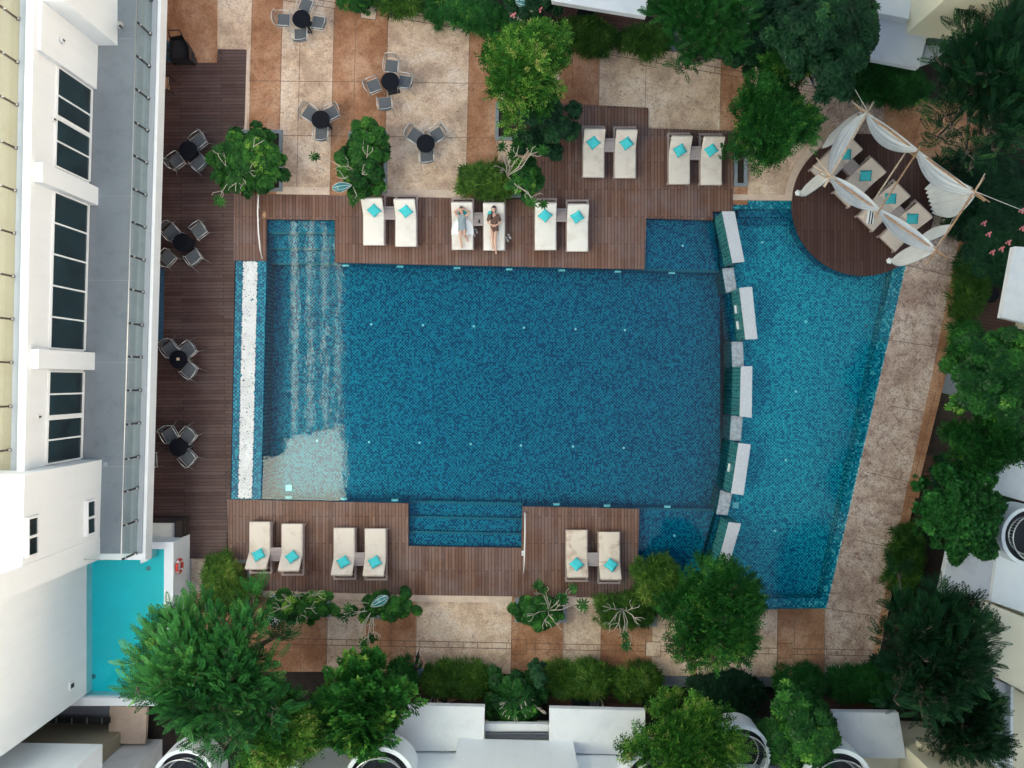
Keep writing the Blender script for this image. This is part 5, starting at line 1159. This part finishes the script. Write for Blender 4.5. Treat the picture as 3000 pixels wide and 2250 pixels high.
TP = dict(pinnate=[t_pinnate() for _ in range(3)], pinfine=[t_pinnate(.34, 8, .085, .032) for _ in range(3)], broad=[t_rosette() for _ in range(4)], broadbig=[t_pinnate(.42, 5, .24, .115, 58, .35) for _ in range(3)],
          small=[t_rosette(6, .12, .055, .5, .15, 1, 2) for _ in range(3)], twig=[t_twig() for _ in range(4)], strap=[t_strap() for _ in range(4)], frang=[t_rosette(8, .30, .085, .35, .22, 2, 1) for _ in range(3)])
def scatter(name, P0, A, U, Sc, tint, kind, m, parent):
    """P0 positions, A axes, U ups, Sc scales"""
    A = A/np.linalg.norm(A, axis=1, keepdims=True); X = np.cross(A, U); X /= np.linalg.norm(X, axis=1, keepdims=True)+1e-9; Z = np.cross(X, A)
    VV, FF, TT = [], [], []; off = 0; tps = TP[kind]; which = rng.integers(0, len(tps), len(P0))
    for w_, (tv, tf) in enumerate(tps):
        ix = np.where(which == w_)[0]
        if not len(ix): continue
        v = P0[ix][:, None]+Sc[ix][:, None, None]*(tv[None, :, 0:1]*X[ix][:, None]+tv[None, :, 1:2]*A[ix][:, None]+tv[None, :, 2:3]*Z[ix][:, None])
        nv = len(tv); VV.append(v.reshape(-1, 3)); FF.append((tf[None]+np.arange(len(ix))[:, None, None]*nv).reshape(-1, 4)+off); off += nv*len(ix)
        lj = np.repeat(rng.normal(0, .07, (len(ix), nv//4)), 4, axis=1)
        TT.append((tint[ix][:, None]+lj).ravel())
    return npmesh(name, np.concatenate(VV), np.concatenate(FF), m, parent, np.clip(np.concatenate(TT), 0, 1))
ROS = ('broad', 'small', 'strap', 'frang')
BIAS = np.array([0, .55, 0.])
def orient(kind, D, out):
    n = len(D); J = rng.normal(0, .28, (n, 3)); up = np.array([0, 0, 1.])
    if kind in ROS:   # rosettes: local +z looks out of the crown
        Z = D*.7+up*.75+J*.7; Z /= np.linalg.norm(Z, axis=1, keepdims=True); T_ = rng.normal(0, 1, (n, 3)); A = np.cross(Z, T_); return A, Z
    A = D*.45+out*.4+J+up*.12+BIAS; U = D*.3+up*1.1+J*.6; return A, U
def cloud(cx, cy, rx, ry, z0, z1, nl, rot=0., seedless=0, lobe=(.17, .32), flat=.55):
    """lobes of a crown given by its outline in the photo; returns centres, radii, world centre"""
    zc = z0+(z1-z0)*.5; c = P(cx, cy, zc); k = (H-zc)/F; a, b_ = rx*k, ry*k; Rm = min(a, b_); cen = []; rad = []
    f1, f2, f3 = rng.uniform(0, 6.3, 3); nl = int(nl*2.3)
    for i in range(nl):
        r = math.sqrt((i+.5)/nl)*rng.uniform(.80, 1.0); t_ = i*2.39996+rng.uniform(-.5, .5); rl = Rm*rng.uniform(*lobe)*(1.08-.62*r)
        om = 1+.13*math.sin(2*t_+f1)+.11*math.sin(3*t_+f2)+.08*math.sin(5*t_+f3)
        x, y = math.cos(t_)*r*om*(a-rl*.6), math.sin(t_)*r*om*(b_-rl*.6); x, y = x*math.cos(rot)-y*math.sin(rot), x*math.sin(rot)+y*math.cos(rot)
        z = z0+(z1-z0)*(.25+.75*math.sqrt(max(0, 1-r*r)))-rl*.55+rng.uniform(-.25, .14)*(z1-z0); cen.append((c.x+x, c.y+y, z)); rad.append(rl)
    return np.array(cen), np.array(rad), np.array(c[:])
def crown(name, kind, m, cen, rad, cc, n, scale=(.8, 1.2), tint=(.45, .16), lobetint=.16, parent=None, low=-.45):
    pr_ = rad**2/np.sum(rad**2); wl_ = rng.choice(len(rad), n, p=pr_); D = rng.normal(0, 1, (n*3, 3)); D /= np.linalg.norm(D, axis=1, keepdims=True); D = D[D[:, 2] > low][:n]
    rr = np.where(rng.random(n) < .8, rng.uniform(.82, 1.08, n), rng.uniform(.35, .8, n)); P0 = cen[wl_]+D*(rad[wl_]*rr)[:, None]
    out = P0-cc; out[:, 2] = np.abs(out[:, 2]); out /= np.linalg.norm(out, axis=1, keepdims=True)+1e-9
    A, U = orient(kind, D, out); lt = rng.normal(0, lobetint, len(rad)); t_ = tint[0]+rng.normal(0, tint[1], n)+lt[wl_]
    return scatter(name, P0, A, U, rng.uniform(*scale, n), t_, kind, m, parent)
def limbs(name, base, cen, rad, m, parent, r0=.10, frac=1., r1=.022, wob=.12):
    bm = B(); base = Vector(base); top = Vector(cen.mean(0)); top.z = float(cen[:, 2].min())*.55+base.z*.45; top = Vector((base.x*.6+top.x*.4, base.y*.6+top.y*.4, max(top.z, base.z+.3)))
    mid_ = base.lerp(top, .5)+Vector((random.uniform(-wob, wob), random.uniform(-wob, wob), 0)); tube(bm, [base, mid_, top], r0, 10, r2=r0*.75)
    for c_, r_ in zip(cen, rad):
        if random.random() > frac: continue
        c_ = Vector(c_); j = Vector((random.uniform(-1, 1), random.uniform(-1, 1), random.uniform(-.3, .6)))*wob*2; p = top.lerp(c_, .5)+j; e = c_+Vector((0, 0, r_*.5))
        tube(bm, [top, p, c_, e], r0*.5, 6, r2=r1*.6)
        for q in range(3):
            dv = Vector((random.uniform(-1, 1), random.uniform(-1, 1), random.uniform(.1, 1))).normalized(); tube(bm, [c_, c_+dv*r_*.6+Vector((0, 0, .04)), c_+dv*r_*.98], r1, 5, r2=r1*.4)
    return obj(name, bm, m, parent)
def tree(lab, cx, cy, rx, ry, z0, z1, kind, m, n, nl=22, name='tree', cat='tree', group=None, bark='bark', sc=(.8, 1.2), tint=(.45, .16), r0=.10, base=None, rot=0, flowers=0, lobe=(.17, .32), low=-.3, lobetint=.15, zb=-.1):
    cen, rad, cc = cloud(cx, cy, rx, ry, z0, z1, nl, rot, lobe=lobe); b_ = P(cx, cy, zb).lerp(Vector((cc[0], cc[1], zb)), .2) if base is None else P(*base, zb)
    t = thing(name, lab, cat, tuple(b_), group=group); cen = cen-np.array(b_[:]); cc = cc-np.array(b_[:])
    crown('crown', kind, L[m], cen, rad, cc, n, sc, tint, lobetint, t, low); limbs('trunk', (0, 0, 0), cen, rad, M[bark], t, r0)
    if flowers:
        w_ = rng.integers(0, len(rad), flowers); D = rng.normal(0, 1, (flowers, 3)); D[:, 2] = np.abs(D[:, 2])+.6; D /= np.linalg.norm(D, axis=1, keepdims=True); bm = B()
        for i in range(flowers):
            p = Vector(cen[w_[i]]+D[i]*rad[w_[i]]*1.12)
            for q in range(5):
                a = q*1.257; o_ = p+Vector((math.cos(a)*.05, math.sin(a)*.05, .02)); prism(bm, [(o_.x+.04*math.cos(k*1.047), o_.y+.04*math.sin(k*1.047)) for k in range(6)], o_.z-.01, o_.z+.012+.01*q)
        obj('blossoms', bm, M['pink'], t)
    return t
def hedge(lab, cx, cy, rx, ry, h, kind, m, n, rot=0., name='hedge', group=None, sc=(.8, 1.2), tint=(.45, .15), z0=-.1, stems=True, p=3.2, cat='hedge'):
    if kind == 'strap': n = int(n*.72); tint = (tint[0], tint[1]+.10); sc = (sc[0]*1.1, sc[1]*1.15)
    """clipped mass: superellipse footprint, domed top"""
    zc = z0+h*.7; c = P(cx, cy, zc); k = (H-zc)/F; a, b_ = rx*k, ry*k
    t = thing(name, lab, cat, (c.x, c.y, z0), group=group); th = rng.uniform(0, 6.283, n); r = np.sqrt(rng.random(n))
    rad_ = (np.abs(np.cos(th))**p+np.abs(np.sin(th))**p)**(-1/p)*(1+.07*np.sin(th*5+1)+.05*np.sin(th*11)); x = r*rad_*np.cos(th)*a; y = r*rad_*np.sin(th)*b_
    lay = rng.random(n); z = h*(1-.45*r**5)+.10*h*np.sin(x*5+2)*np.sin(y*5.5); z = np.where(lay < .78, z, z*rng.uniform(.3, .85, n))
    D = np.stack([np.cos(th)*r**2.5, np.sin(th)*r**2.5, np.full(n, .9)], 1); D /= np.linalg.norm(D, axis=1, keepdims=True)
    cr, sr = math.cos(rot), math.sin(rot); X = x*cr-y*sr; Y = x*sr+y*cr; Dx = D[:, 0]*cr-D[:, 1]*sr; Dy = D[:, 0]*sr+D[:, 1]*cr; D = np.stack([Dx, Dy, D[:, 2]], 1)
    A, U = orient(kind, D, D); cl = .12*np.sin(X*2.3+cx)*np.sin(Y*2.9+cy); tt = tint[0]+rng.normal(0, tint[1], n)+cl
    scatter('foliage', np.stack([X, Y, z-.04], 1), A, U, rng.uniform(*sc, n), tt, kind, L[m], t)
    bm = B()
    for i in range(max(6, int(n/14))):
        j = rng.integers(0, n); tube(bm, [(X[j]*.9, Y[j]*.9, 0), (X[j]*.95+.03, Y[j]*.95, z[j]*.5), (X[j], Y[j], z[j]-.03)], .014, 4, r2=.007)
    obj('stems', bm, M['bark'], t); return t
def frangipani(lab, base, tips, leafy, z=1.5, group='frangipani trees with bare pale branches', zb=.0, seed=1, rb=.030, flw=0, leafn=None):
    """bare forking pale branches: base px, tips = list of px ends; leafy = indexes of tips carrying leaf rosettes"""
    rs = random.Random(seed); b_ = P(base[0], base[1], zb); t = thing('frangipani_tree', lab, 'tree', tuple(b_), group=group); bm = B(); o = Vector(b_)
    hub = Vector(P(base[0]+rs.uniform(-6, 6), base[1]+rs.uniform(-6, 6), z*.55)); tube(bm, [Vector((0, 0, 0)), (hub-o)*.5+Vector((.04, -.03, 0)), hub-o], rb, 8, r2=rb*.75); ends = []
    for k, tp in enumerate(tips):
        e = P(tp[0], tp[1], z+rs.uniform(-.25, .25)); m1 = hub.lerp(e, .38)+Vector((rs.uniform(-.12, .12), rs.uniform(-.12, .12), .12)); m2 = hub.lerp(e, .72)+Vector((rs.uniform(-.10, .10), rs.uniform(-.10, .10), .10))
        tube(bm, [hub-o, m1-o, m2-o, e-o], rb*.62, 7, r2=rb*.32); ends.append(e)
        d_ = (e-m2).normalized()
        for s_ in (-1, 1):
            if rs.random() < .75:
                q = m2+Matrix.Rotation(s_*rs.uniform(.6, 1.0), 3, 'Z') @ d_*rs.uniform(.18, .36)+Vector((0, 0, rs.uniform(0, .15))); q2 = q+d_*.12+Vector((0, 0, .05)); tube(bm, [m2-o, q-o, q2-o], rb*.42, 6, r2=rb*.28)
        if rs.random() < .7:
            s_ = rs.choice((-1, 1)); q = m1+Matrix.Rotation(s_*rs.uniform(.5, .9), 3, 'Z') @ d_*rs.uniform(.2, .35)+Vector((0, 0, .12)); tube(bm, [m1-o, q-o], rb*.42, 6, r2=rb*.28)
    obj('branches', bm, M['pale_bark'], t)
    if leafy:
        P0, A = [], []
        for i in leafy:
            for _ in range(3): P0.append(np.array((ends[i]-o)[:])+rng.normal(0, .05, 3))
        P0 = np.array(P0); n = len(P0); Z = np.tile([0, 0, 1.], (n, 1))+rng.normal(0, .3, (n, 3)); A = np.cross(Z, rng.normal(0, 1, (n, 3)))
        scatter('leaves', P0, A, Z, rng.uniform(.6, .85, n), np.full(n, .45)+rng.normal(0, .12, n), 'frang', L['gloss'], t)
    return t
# ---- trees
tree('round tree with lime and pinkish leaf tips standing over the upper court', 1535, 215, 128, 160, 1.6, 4.4, 'twig', 'lime', 4000, 30, sc=(.9, 1.35), tint=(.33, .24), low=-.1)
tree('dark bushy growth under the lime-leaved tree beside the upper deck', 1590, 360, 105, 120, .5, 1.9, 'broad', 'dark', 900, 14, 'bush', 'bush', sc=(.7, .95), tint=(.5, .15), r0=.05)
tree('round bright green tree between the upper deck and the gazebo', 2245, 375, 128, 150, 1.4, 4.0, 'twig', 'mid', 4000, 28, sc=(.9, 1.3), tint=(.48, .18), low=-.1)
tree('round bright green tree overhanging the side pool at the bottom', 2085, 1800, 165, 160, 1.4, 4.2, 'twig', 'mid', 5400, 34, sc=(.9, 1.35), tint=(.50, .18), low=-.1)
tree('big dark feathery tree in the top right corner', 2880, 270, 190, 235, 3.4, 6.6, 'pinnate', 'dark', 2000, 36, sc=(.85, 1.2), tint=(.55, .16), r0=.16)
tree('largest feathery blue-green tree at the bottom left', 640, 1960, 250, 235, 3.2, 6.6, 'pinnate', 'blue', 2900, 50, sc=(.85, 1.25), tint=(.48, .15), r0=.18, lobe=(.13, .24))
tree('yellowish fine-leaved tree at the bottom edge in front of the feathery tree', 830, 2140, 140, 120, 3.0, 5.4, 'twig', 'lime', 3400, 24, sc=(1.0, 1.4), tint=(.40, .17))
tree('fresh green tree with large paddle leaves left of the villa canopy', 1068, 2065, 122, 150, 2.6, 4.8, 'broadbig', 'mid', 1050, 26, sc=(.75, 1.15), tint=(.60, .16))
tree('yellow-green tree over the round balconies at the bottom', 2000, 2150, 170, 130, 2.6, 5.0, 'twig', 'lime', 4200, 28, sc=(1.0, 1.35), tint=(.33, .17))
tree('dim green tree with large glossy leaves left of the stained canopy', 2335, 2140, 125, 118, 2.4, 4.4, 'broad', 'gloss', 1500, 22, sc=(.9, 1.3), tint=(.42, .2))
tree('dark feathery tree in the lower right garden', 2720, 1890, 170, 185, 3.0, 6.0, 'pinnate', 'dark', 1900, 34, sc=(.85, 1.2), tint=(.48, .14), r0=.15)
tree('dark spindly tree at the lower right beside the cream villa', 2800, 2080, 130, 160, 2.4, 4.8, 'pinfine', 'dark', 2600, 26, sc=(1.0, 1.4), tint=(.45, .16))
tree('broad-leaved tree filling the middle of the right edge', 2905, 1110, 130, 185, 2.4, 5.0, 'broad', 'gloss', 2600, 34, sc=(.8, 1.2), tint=(.38, .18), flowers=0)
tree('dense dark green tree in front of the lower right round balcony', 2800, 1500, 140, 150, 2.2, 4.6, 'small', 'mid', 3200, 30, sc=(1.0, 1.5), tint=(.22, .15))
tree('dark green tree above the plank bridge at the right', 2870, 1300, 130, 90, 2.0, 4.4, 'twig', 'mid', 2600, 20, sc=(.9, 1.3), tint=(.33, .14))
tree('feathery dark tree behind the upper villa at the top', 2060, 60, 155, 130, 2.6, 5.2, 'pinfine', 'mid', 2600, 28, sc=(1.0, 1.4), tint=(.30, .14))
tree('near-black leafy tree in front of the corner villa', 2400, 110, 190, 150, 3.0, 5.8, 'broad', 'dark', 2800, 38, sc=(.75, 1.1), tint=(.38, .16), r0=.14)
tree('loose light green young tree above the round tree by the gazebo', 2300, 205, 85, 60, 1.8, 3.4, 'twig', 'mid', 750, 12, sc=(.9, 1.3), tint=(.55, .15))
# ---- shrubs and hedges
tree('dark glossy shrub on the left deck beside the orange paving', 728, 472, 112, 122, .4, 1.5, 'broad', 'gloss', 1500, 22, 'shrub', 'shrub', sc=(.55, .8), tint=(.42, .16), r0=.05)
tree('glossy green shrub overlapping the leftmost lounger', 1070, 468, 88, 120, .4, 1.6, 'broad', 'gloss', 1300, 20, 'shrub', 'shrub', sc=(.55, .8), tint=(.45, .16), r0=.05)
hedge('yellow-green clump of strap leaves behind the two women', 1425, 530, 78, 48, .8, 'strap', 'grass', 300, sc=(.6, .85), tint=(.5, .15)); tree('glossy shrub right of the strap-leaved clump behind the loungers', 1540, 530, 60, 65, .4, 1.4, 'broad', 'gloss', 480, 10, 'shrub', 'shrub', sc=(.55, .8), tint=(.4, .15), r0=.04)
tree('glossy shrub under bare branches below the leftmost lower loungers', 886, 1772, 112, 58, .3, 1.2, 'broad', 'gloss', 950, 14, 'shrub', 'shrub', sc=(.55, .8), tint=(.45, .16), r0=.05)
tree('glossy shrub beside the teal lantern below the lower deck', 1140, 1772, 108, 52, .3, 1.2, 'broad', 'gloss', 860, 12, 'shrub', 'shrub', sc=(.55, .8), tint=(.42, .16), r0=.05)
tree('dark glossy shrub in the paving planter below the wide pool steps', 1575, 1788, 90, 56, .3, 1.2, 'broad', 'gloss', 760, 12, 'shrub', 'shrub', sc=(.55, .8), tint=(.38, .16), r0=.05)
hedge('square clump of strap leaves below the stained loungers', 1835, 1790, 85, 42, .8, 'strap', 'grass', 330, sc=(.55, .8), tint=(.35, .13)); hedge('strap-leaved clump at the corner of the lower deck beside the pool ledge', 1925, 1705, 62, 65, .9, 'strap', 'grass', 360, sc=(.6, .85), tint=(.5, .14))
hedge('strap-leaved clump between the left walk and the lower deck', 645, 1700, 44, 68, .9, 'strap', 'grass', 300, sc=(.6, .85), tint=(.5, .15)); hedge('strap-leaved clump at the lower left corner of the lower deck', 695, 1745, 50, 42, .8, 'strap', 'grass', 170, sc=(.6, .85), tint=(.4, .15))
hedge('trimmed dark shrub at the very top left of the upper hedges', 1040, -5, 50, 25, .9, 'broad', 'gloss', 170, sc=(.5, .75), tint=(.4, .15)); hedge('strap-leaved hedge first from the left along the top', 1170, 8, 65, 32, .9, 'strap', 'grass', 220, R(-8), sc=(.6, .85), tint=(.33, .13)); hedge('long strap-leaved hedge along the top beside the blossoming branches', 1375, 42, 125, 38, .9, 'strap', 'mid', 520, R(-9), sc=(.6, .85), tint=(.33, .13))
tree('dark shrub with pink blossoms and bare twigs at the top', 1560, 20, 75, 55, .8, 1.9, 'broad', 'dark', 520, 12, 'shrub', 'shrub', sc=(.7, 1), tint=(.45, .15), r0=.04)
hedge('clipped strap-leaved hedge in front of the upper white canopy', 1720, 105, 82, 42, .9, 'strap', 'grass', 460, R(-8), sc=(.6, .85), tint=(.28, .12)); hedge('small clipped strap-leaved hedge above the square drain cover', 1892, 120, 66, 34, .9, 'strap', 'grass', 300, R(-6), sc=(.6, .85), tint=(.30, .12))
tree('small feathery shrub at the end of the top terrace', 2040, 160, 50, 48, .6, 1.8, 'pinfine', 'dark', 320, 8, 'shrub', 'shrub', sc=(.8, 1.1), tint=(.6, .12), r0=.04); tree('dark shrub along the edge of the upper drain', 2190, 160, 80, 50, .5, 1.9, 'broad', 'dark', 520, 12, 'shrub', 'shrub', sc=(.7, 1), tint=(.45, .12), r0=.04)
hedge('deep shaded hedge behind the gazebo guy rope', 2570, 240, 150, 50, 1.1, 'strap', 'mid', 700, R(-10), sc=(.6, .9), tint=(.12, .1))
hedge('strap-leaved hedge along the right walk below the pink blossoms', 2845, 830, 42, 105, .9, 'strap', 'grass', 480, R(-10), sc=(.6, .85), tint=(.26, .12)); hedge('small dark strap-leaved hedge beside the drain cover at the right', 2830, 1000, 42, 50, .9, 'strap', 'mid', 240, R(-8), sc=(.6, .85), tint=(.22, .12)); hedge('shaded strap-leaved hedge at the lower end of the right walk', 2650, 1640, 42, 95, .9, 'strap', 'grass', 430, R(-9), sc=(.6, .85), tint=(.20, .12))
hedge('dark broad-leaved hedge below the gazebo guy rope on the right', 2930, 700, 95, 130, 1.3, 'broad', 'dark', 900, R(-8), sc=(.75, 1.05), tint=(.42, .14)); hedge('dim leafy shrub mass between the gazebo and the right hedge', 2930, 530, 90, 60, 1.2, 'broad', 'dark', 420, R(-8), sc=(.75, 1.05), tint=(.25, .12))
hedge('strap-leaved hedge in front of the person in black', 1340, 1990, 100, 42, 1.0, 'strap', 'grass', 560, sc=(.6, .85), tint=(.48, .14)); hedge('strap-leaved hedge above the lower terrace table', 1695, 1990, 100, 46, 1.0, 'strap', 'grass', 600, sc=(.6, .85), tint=(.48, .14)); hedge('round strap-leaved clump at the start of the granite steps', 1868, 2000, 62, 48, 1.0, 'strap', 'grass', 330, sc=(.6, .85), tint=(.40, .14))
hedge('dark strap-leaved clump at the left of the crouching man', 1180, 1975, 40, 40, 1.0, 'strap', 'mid', 200, sc=(.6, .85), tint=(.28, .12)); tree('broad dark shrub around the bare branches at the bottom', 1505, 2040, 98, 92, .6, 1.9, 'broad', 'gloss', 1050, 18, 'shrub', 'shrub', sc=(.65, .95), tint=(.30, .15), r0=.06)
tree('tall dark upright shrub left of the lower terrace hedge', 1575, 1965, 24, 40, .8, 2.2, 'broad', 'dark', 160, 5, 'shrub', 'shrub', sc=(.6, .8), tint=(.5, .12), r0=.03)
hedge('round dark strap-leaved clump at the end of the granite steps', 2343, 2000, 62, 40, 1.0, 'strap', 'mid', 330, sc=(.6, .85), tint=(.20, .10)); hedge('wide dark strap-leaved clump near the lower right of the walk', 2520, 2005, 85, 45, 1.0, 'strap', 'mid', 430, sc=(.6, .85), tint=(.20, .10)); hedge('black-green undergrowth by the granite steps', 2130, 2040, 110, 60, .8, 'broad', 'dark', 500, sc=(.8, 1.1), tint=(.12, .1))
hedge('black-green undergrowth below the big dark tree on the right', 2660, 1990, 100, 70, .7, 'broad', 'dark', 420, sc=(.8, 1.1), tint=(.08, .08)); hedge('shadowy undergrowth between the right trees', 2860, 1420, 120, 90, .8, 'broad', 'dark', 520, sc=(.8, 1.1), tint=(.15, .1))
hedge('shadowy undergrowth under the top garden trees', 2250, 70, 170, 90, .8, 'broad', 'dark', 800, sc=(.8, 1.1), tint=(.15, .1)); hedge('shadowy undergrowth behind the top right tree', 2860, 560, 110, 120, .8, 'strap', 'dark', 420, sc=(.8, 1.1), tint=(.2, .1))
# ---- frangipani
frangipani('frangipani with pale twigs rising through the shrub on the dark deck', (700, 505), [(660, 470), (690, 560), (640, 590), (745, 500), (775, 410), (640, 440), (720, 540)], [2, 5], 1.7, seed=3)
frangipani('frangipani with long curving pale branches beside the leftmost lounger', (1050, 515), [(1078, 425), (1005, 470), (925, 462), (1070, 505), (1035, 590), (990, 520), (1052, 410)], [1, 2, 4], 1.8, seed=5)
frangipani('frangipani with dark leaf rosettes left of the upper deck', (1490, 510), [(1470, 430), (1520, 425), (1590, 440), (1555, 435), (1465, 500), (1560, 590), (1500, 450), (1590, 600)], [0, 1, 2, 3, 5, 6, 7], 2.0, seed=8)
frangipani('leafless frangipani over the shrub below the leftmost lower loungers', (880, 1765), [(800, 1780), (825, 1740), (925, 1730), (950, 1738), (885, 1815), (870, 1730), (925, 1780)], [4], 1.5, seed=11)
frangipani('sprawling frangipani beside the teal lantern below the lower deck', (1095, 1780), [(1020, 1785), (1050, 1755), (1000, 1808), (1090, 1868), (1060, 1830), (1070, 1888), (1100, 1870), (1040, 1860)], [0, 2, 3, 5], 1.7, seed=13)
frangipani('frangipani reaching over the lower deck towards the stained loungers', (1605, 1785), [(1545, 1805), (1590, 1725), (1680, 1725), (1710, 1768), (1638, 1830), (1602, 1835), (1575, 1715), (1650, 1760)], [1, 2, 3, 6, 7], 1.7, seed=17)
frangipani('bare frangipani over the square strap-leaved clump', (1822, 1780), [(1765, 1775), (1780, 1830), (1880, 1820), (1855, 1775), (1830, 1860), (1835, 1895), (1800, 1845)], [4, 5], 1.6, seed=19)
frangipani('bare frangipani arching over the shrub between the two villa canopies', (1515, 2030), [(1465, 2065), (1480, 2100), (1510, 2100), (1545, 2085), (1585, 2075), (1600, 2090), (1530, 2050)], [2, 3], 2.0, seed=23, rb=.042)
frangipani('frangipani with pink blossoms at the top edge', (1520, 30), [(1490, 0), (1540, 5), (1570, 25), (1515, 60), (1500, 45)], [0, 2], 1.8, seed=29)
def blossoms(lab, spots, z):
    for i, (x, y, l_) in enumerate(spots):
        p = P(x, y, z); t = thing('flower_cluster', l_, 'flowers', tuple(p), group='pink flower clusters')
        bm = B()
        for k in range(5):
            a = k*2.4; r_ = .035*math.sqrt(k); o_ = Vector((r_*math.cos(a)*1.4, r_*math.sin(a)*1.4, .03-.01*k*.5))
            for q in range(5):
                b_ = q*1.257+k; c = o_+Vector((math.cos(b_)*.022, math.sin(b_)*.022, .004*q)); prism(bm, [(c.x+.018*math.cos(h_*1.047), c.y+.018*math.sin(h_*1.047)) for h_ in range(6)], c.z, c.z+.006)
        obj('petals', bm, M['pink'], t); obj('stalk', tube(B(), [(0, 0, -.35), (.02, 0, 0)], .008, 5), M['bark'], t)
blossoms('', [(2883, 655, 'pink flower cluster in the right hedge nearest the gazebo'), (2897, 687, 'pink flower cluster just below the one nearest the gazebo'), (2993, 618, 'pink flower cluster at the right edge below the guy rope'), (2995, 670, 'pink flower cluster at the right edge, lower one'), (2955, 711, 'pink flower cluster above the white villa corner'),
              (2935, 730, 'small pink flower cluster just left of the white villa corner'), (2908, 740, 'pink flower cluster lowest in the right hedge')], 1.5)
blossoms('', [(1582, 30, 'red-pink flower cluster at the top beside the white canopy'), (1505, 46, 'red-pink flower cluster in the top hedge, left one')], 1.9)
# fallen leaves
V0, n_ = [], 150
xs = rng.uniform(740, 2100, n_); ys = rng.uniform(60, 560, n_); xs2 = rng.uniform(2450, 2800, 50); ys2 = rng.uniform(820, 1900, 50); xs3 = rng.uniform(700, 2400, 90); ys3 = rng.uniform(1780, 1960, 90)
pp = [P(a, b_, .0) for a, b_ in list(zip(xs, ys))+list(zip(xs2, ys2))+list(zip(xs3, ys3))]
q = []
for p in pp:
    a = rng.uniform(0, 6.28); zz = .012; q += leaf((p.x, p.y, zz), (math.cos(a), math.sin(a), .15), rng.uniform(.05, .11), rng.uniform(.025, .045))
V, Fc = T_join(q); tag(npmesh('fallen_leaves', V, Fc, simple('dry_leaf', (.16, .08, .03), .8, var=.5, sc=3)), kind='stuff')
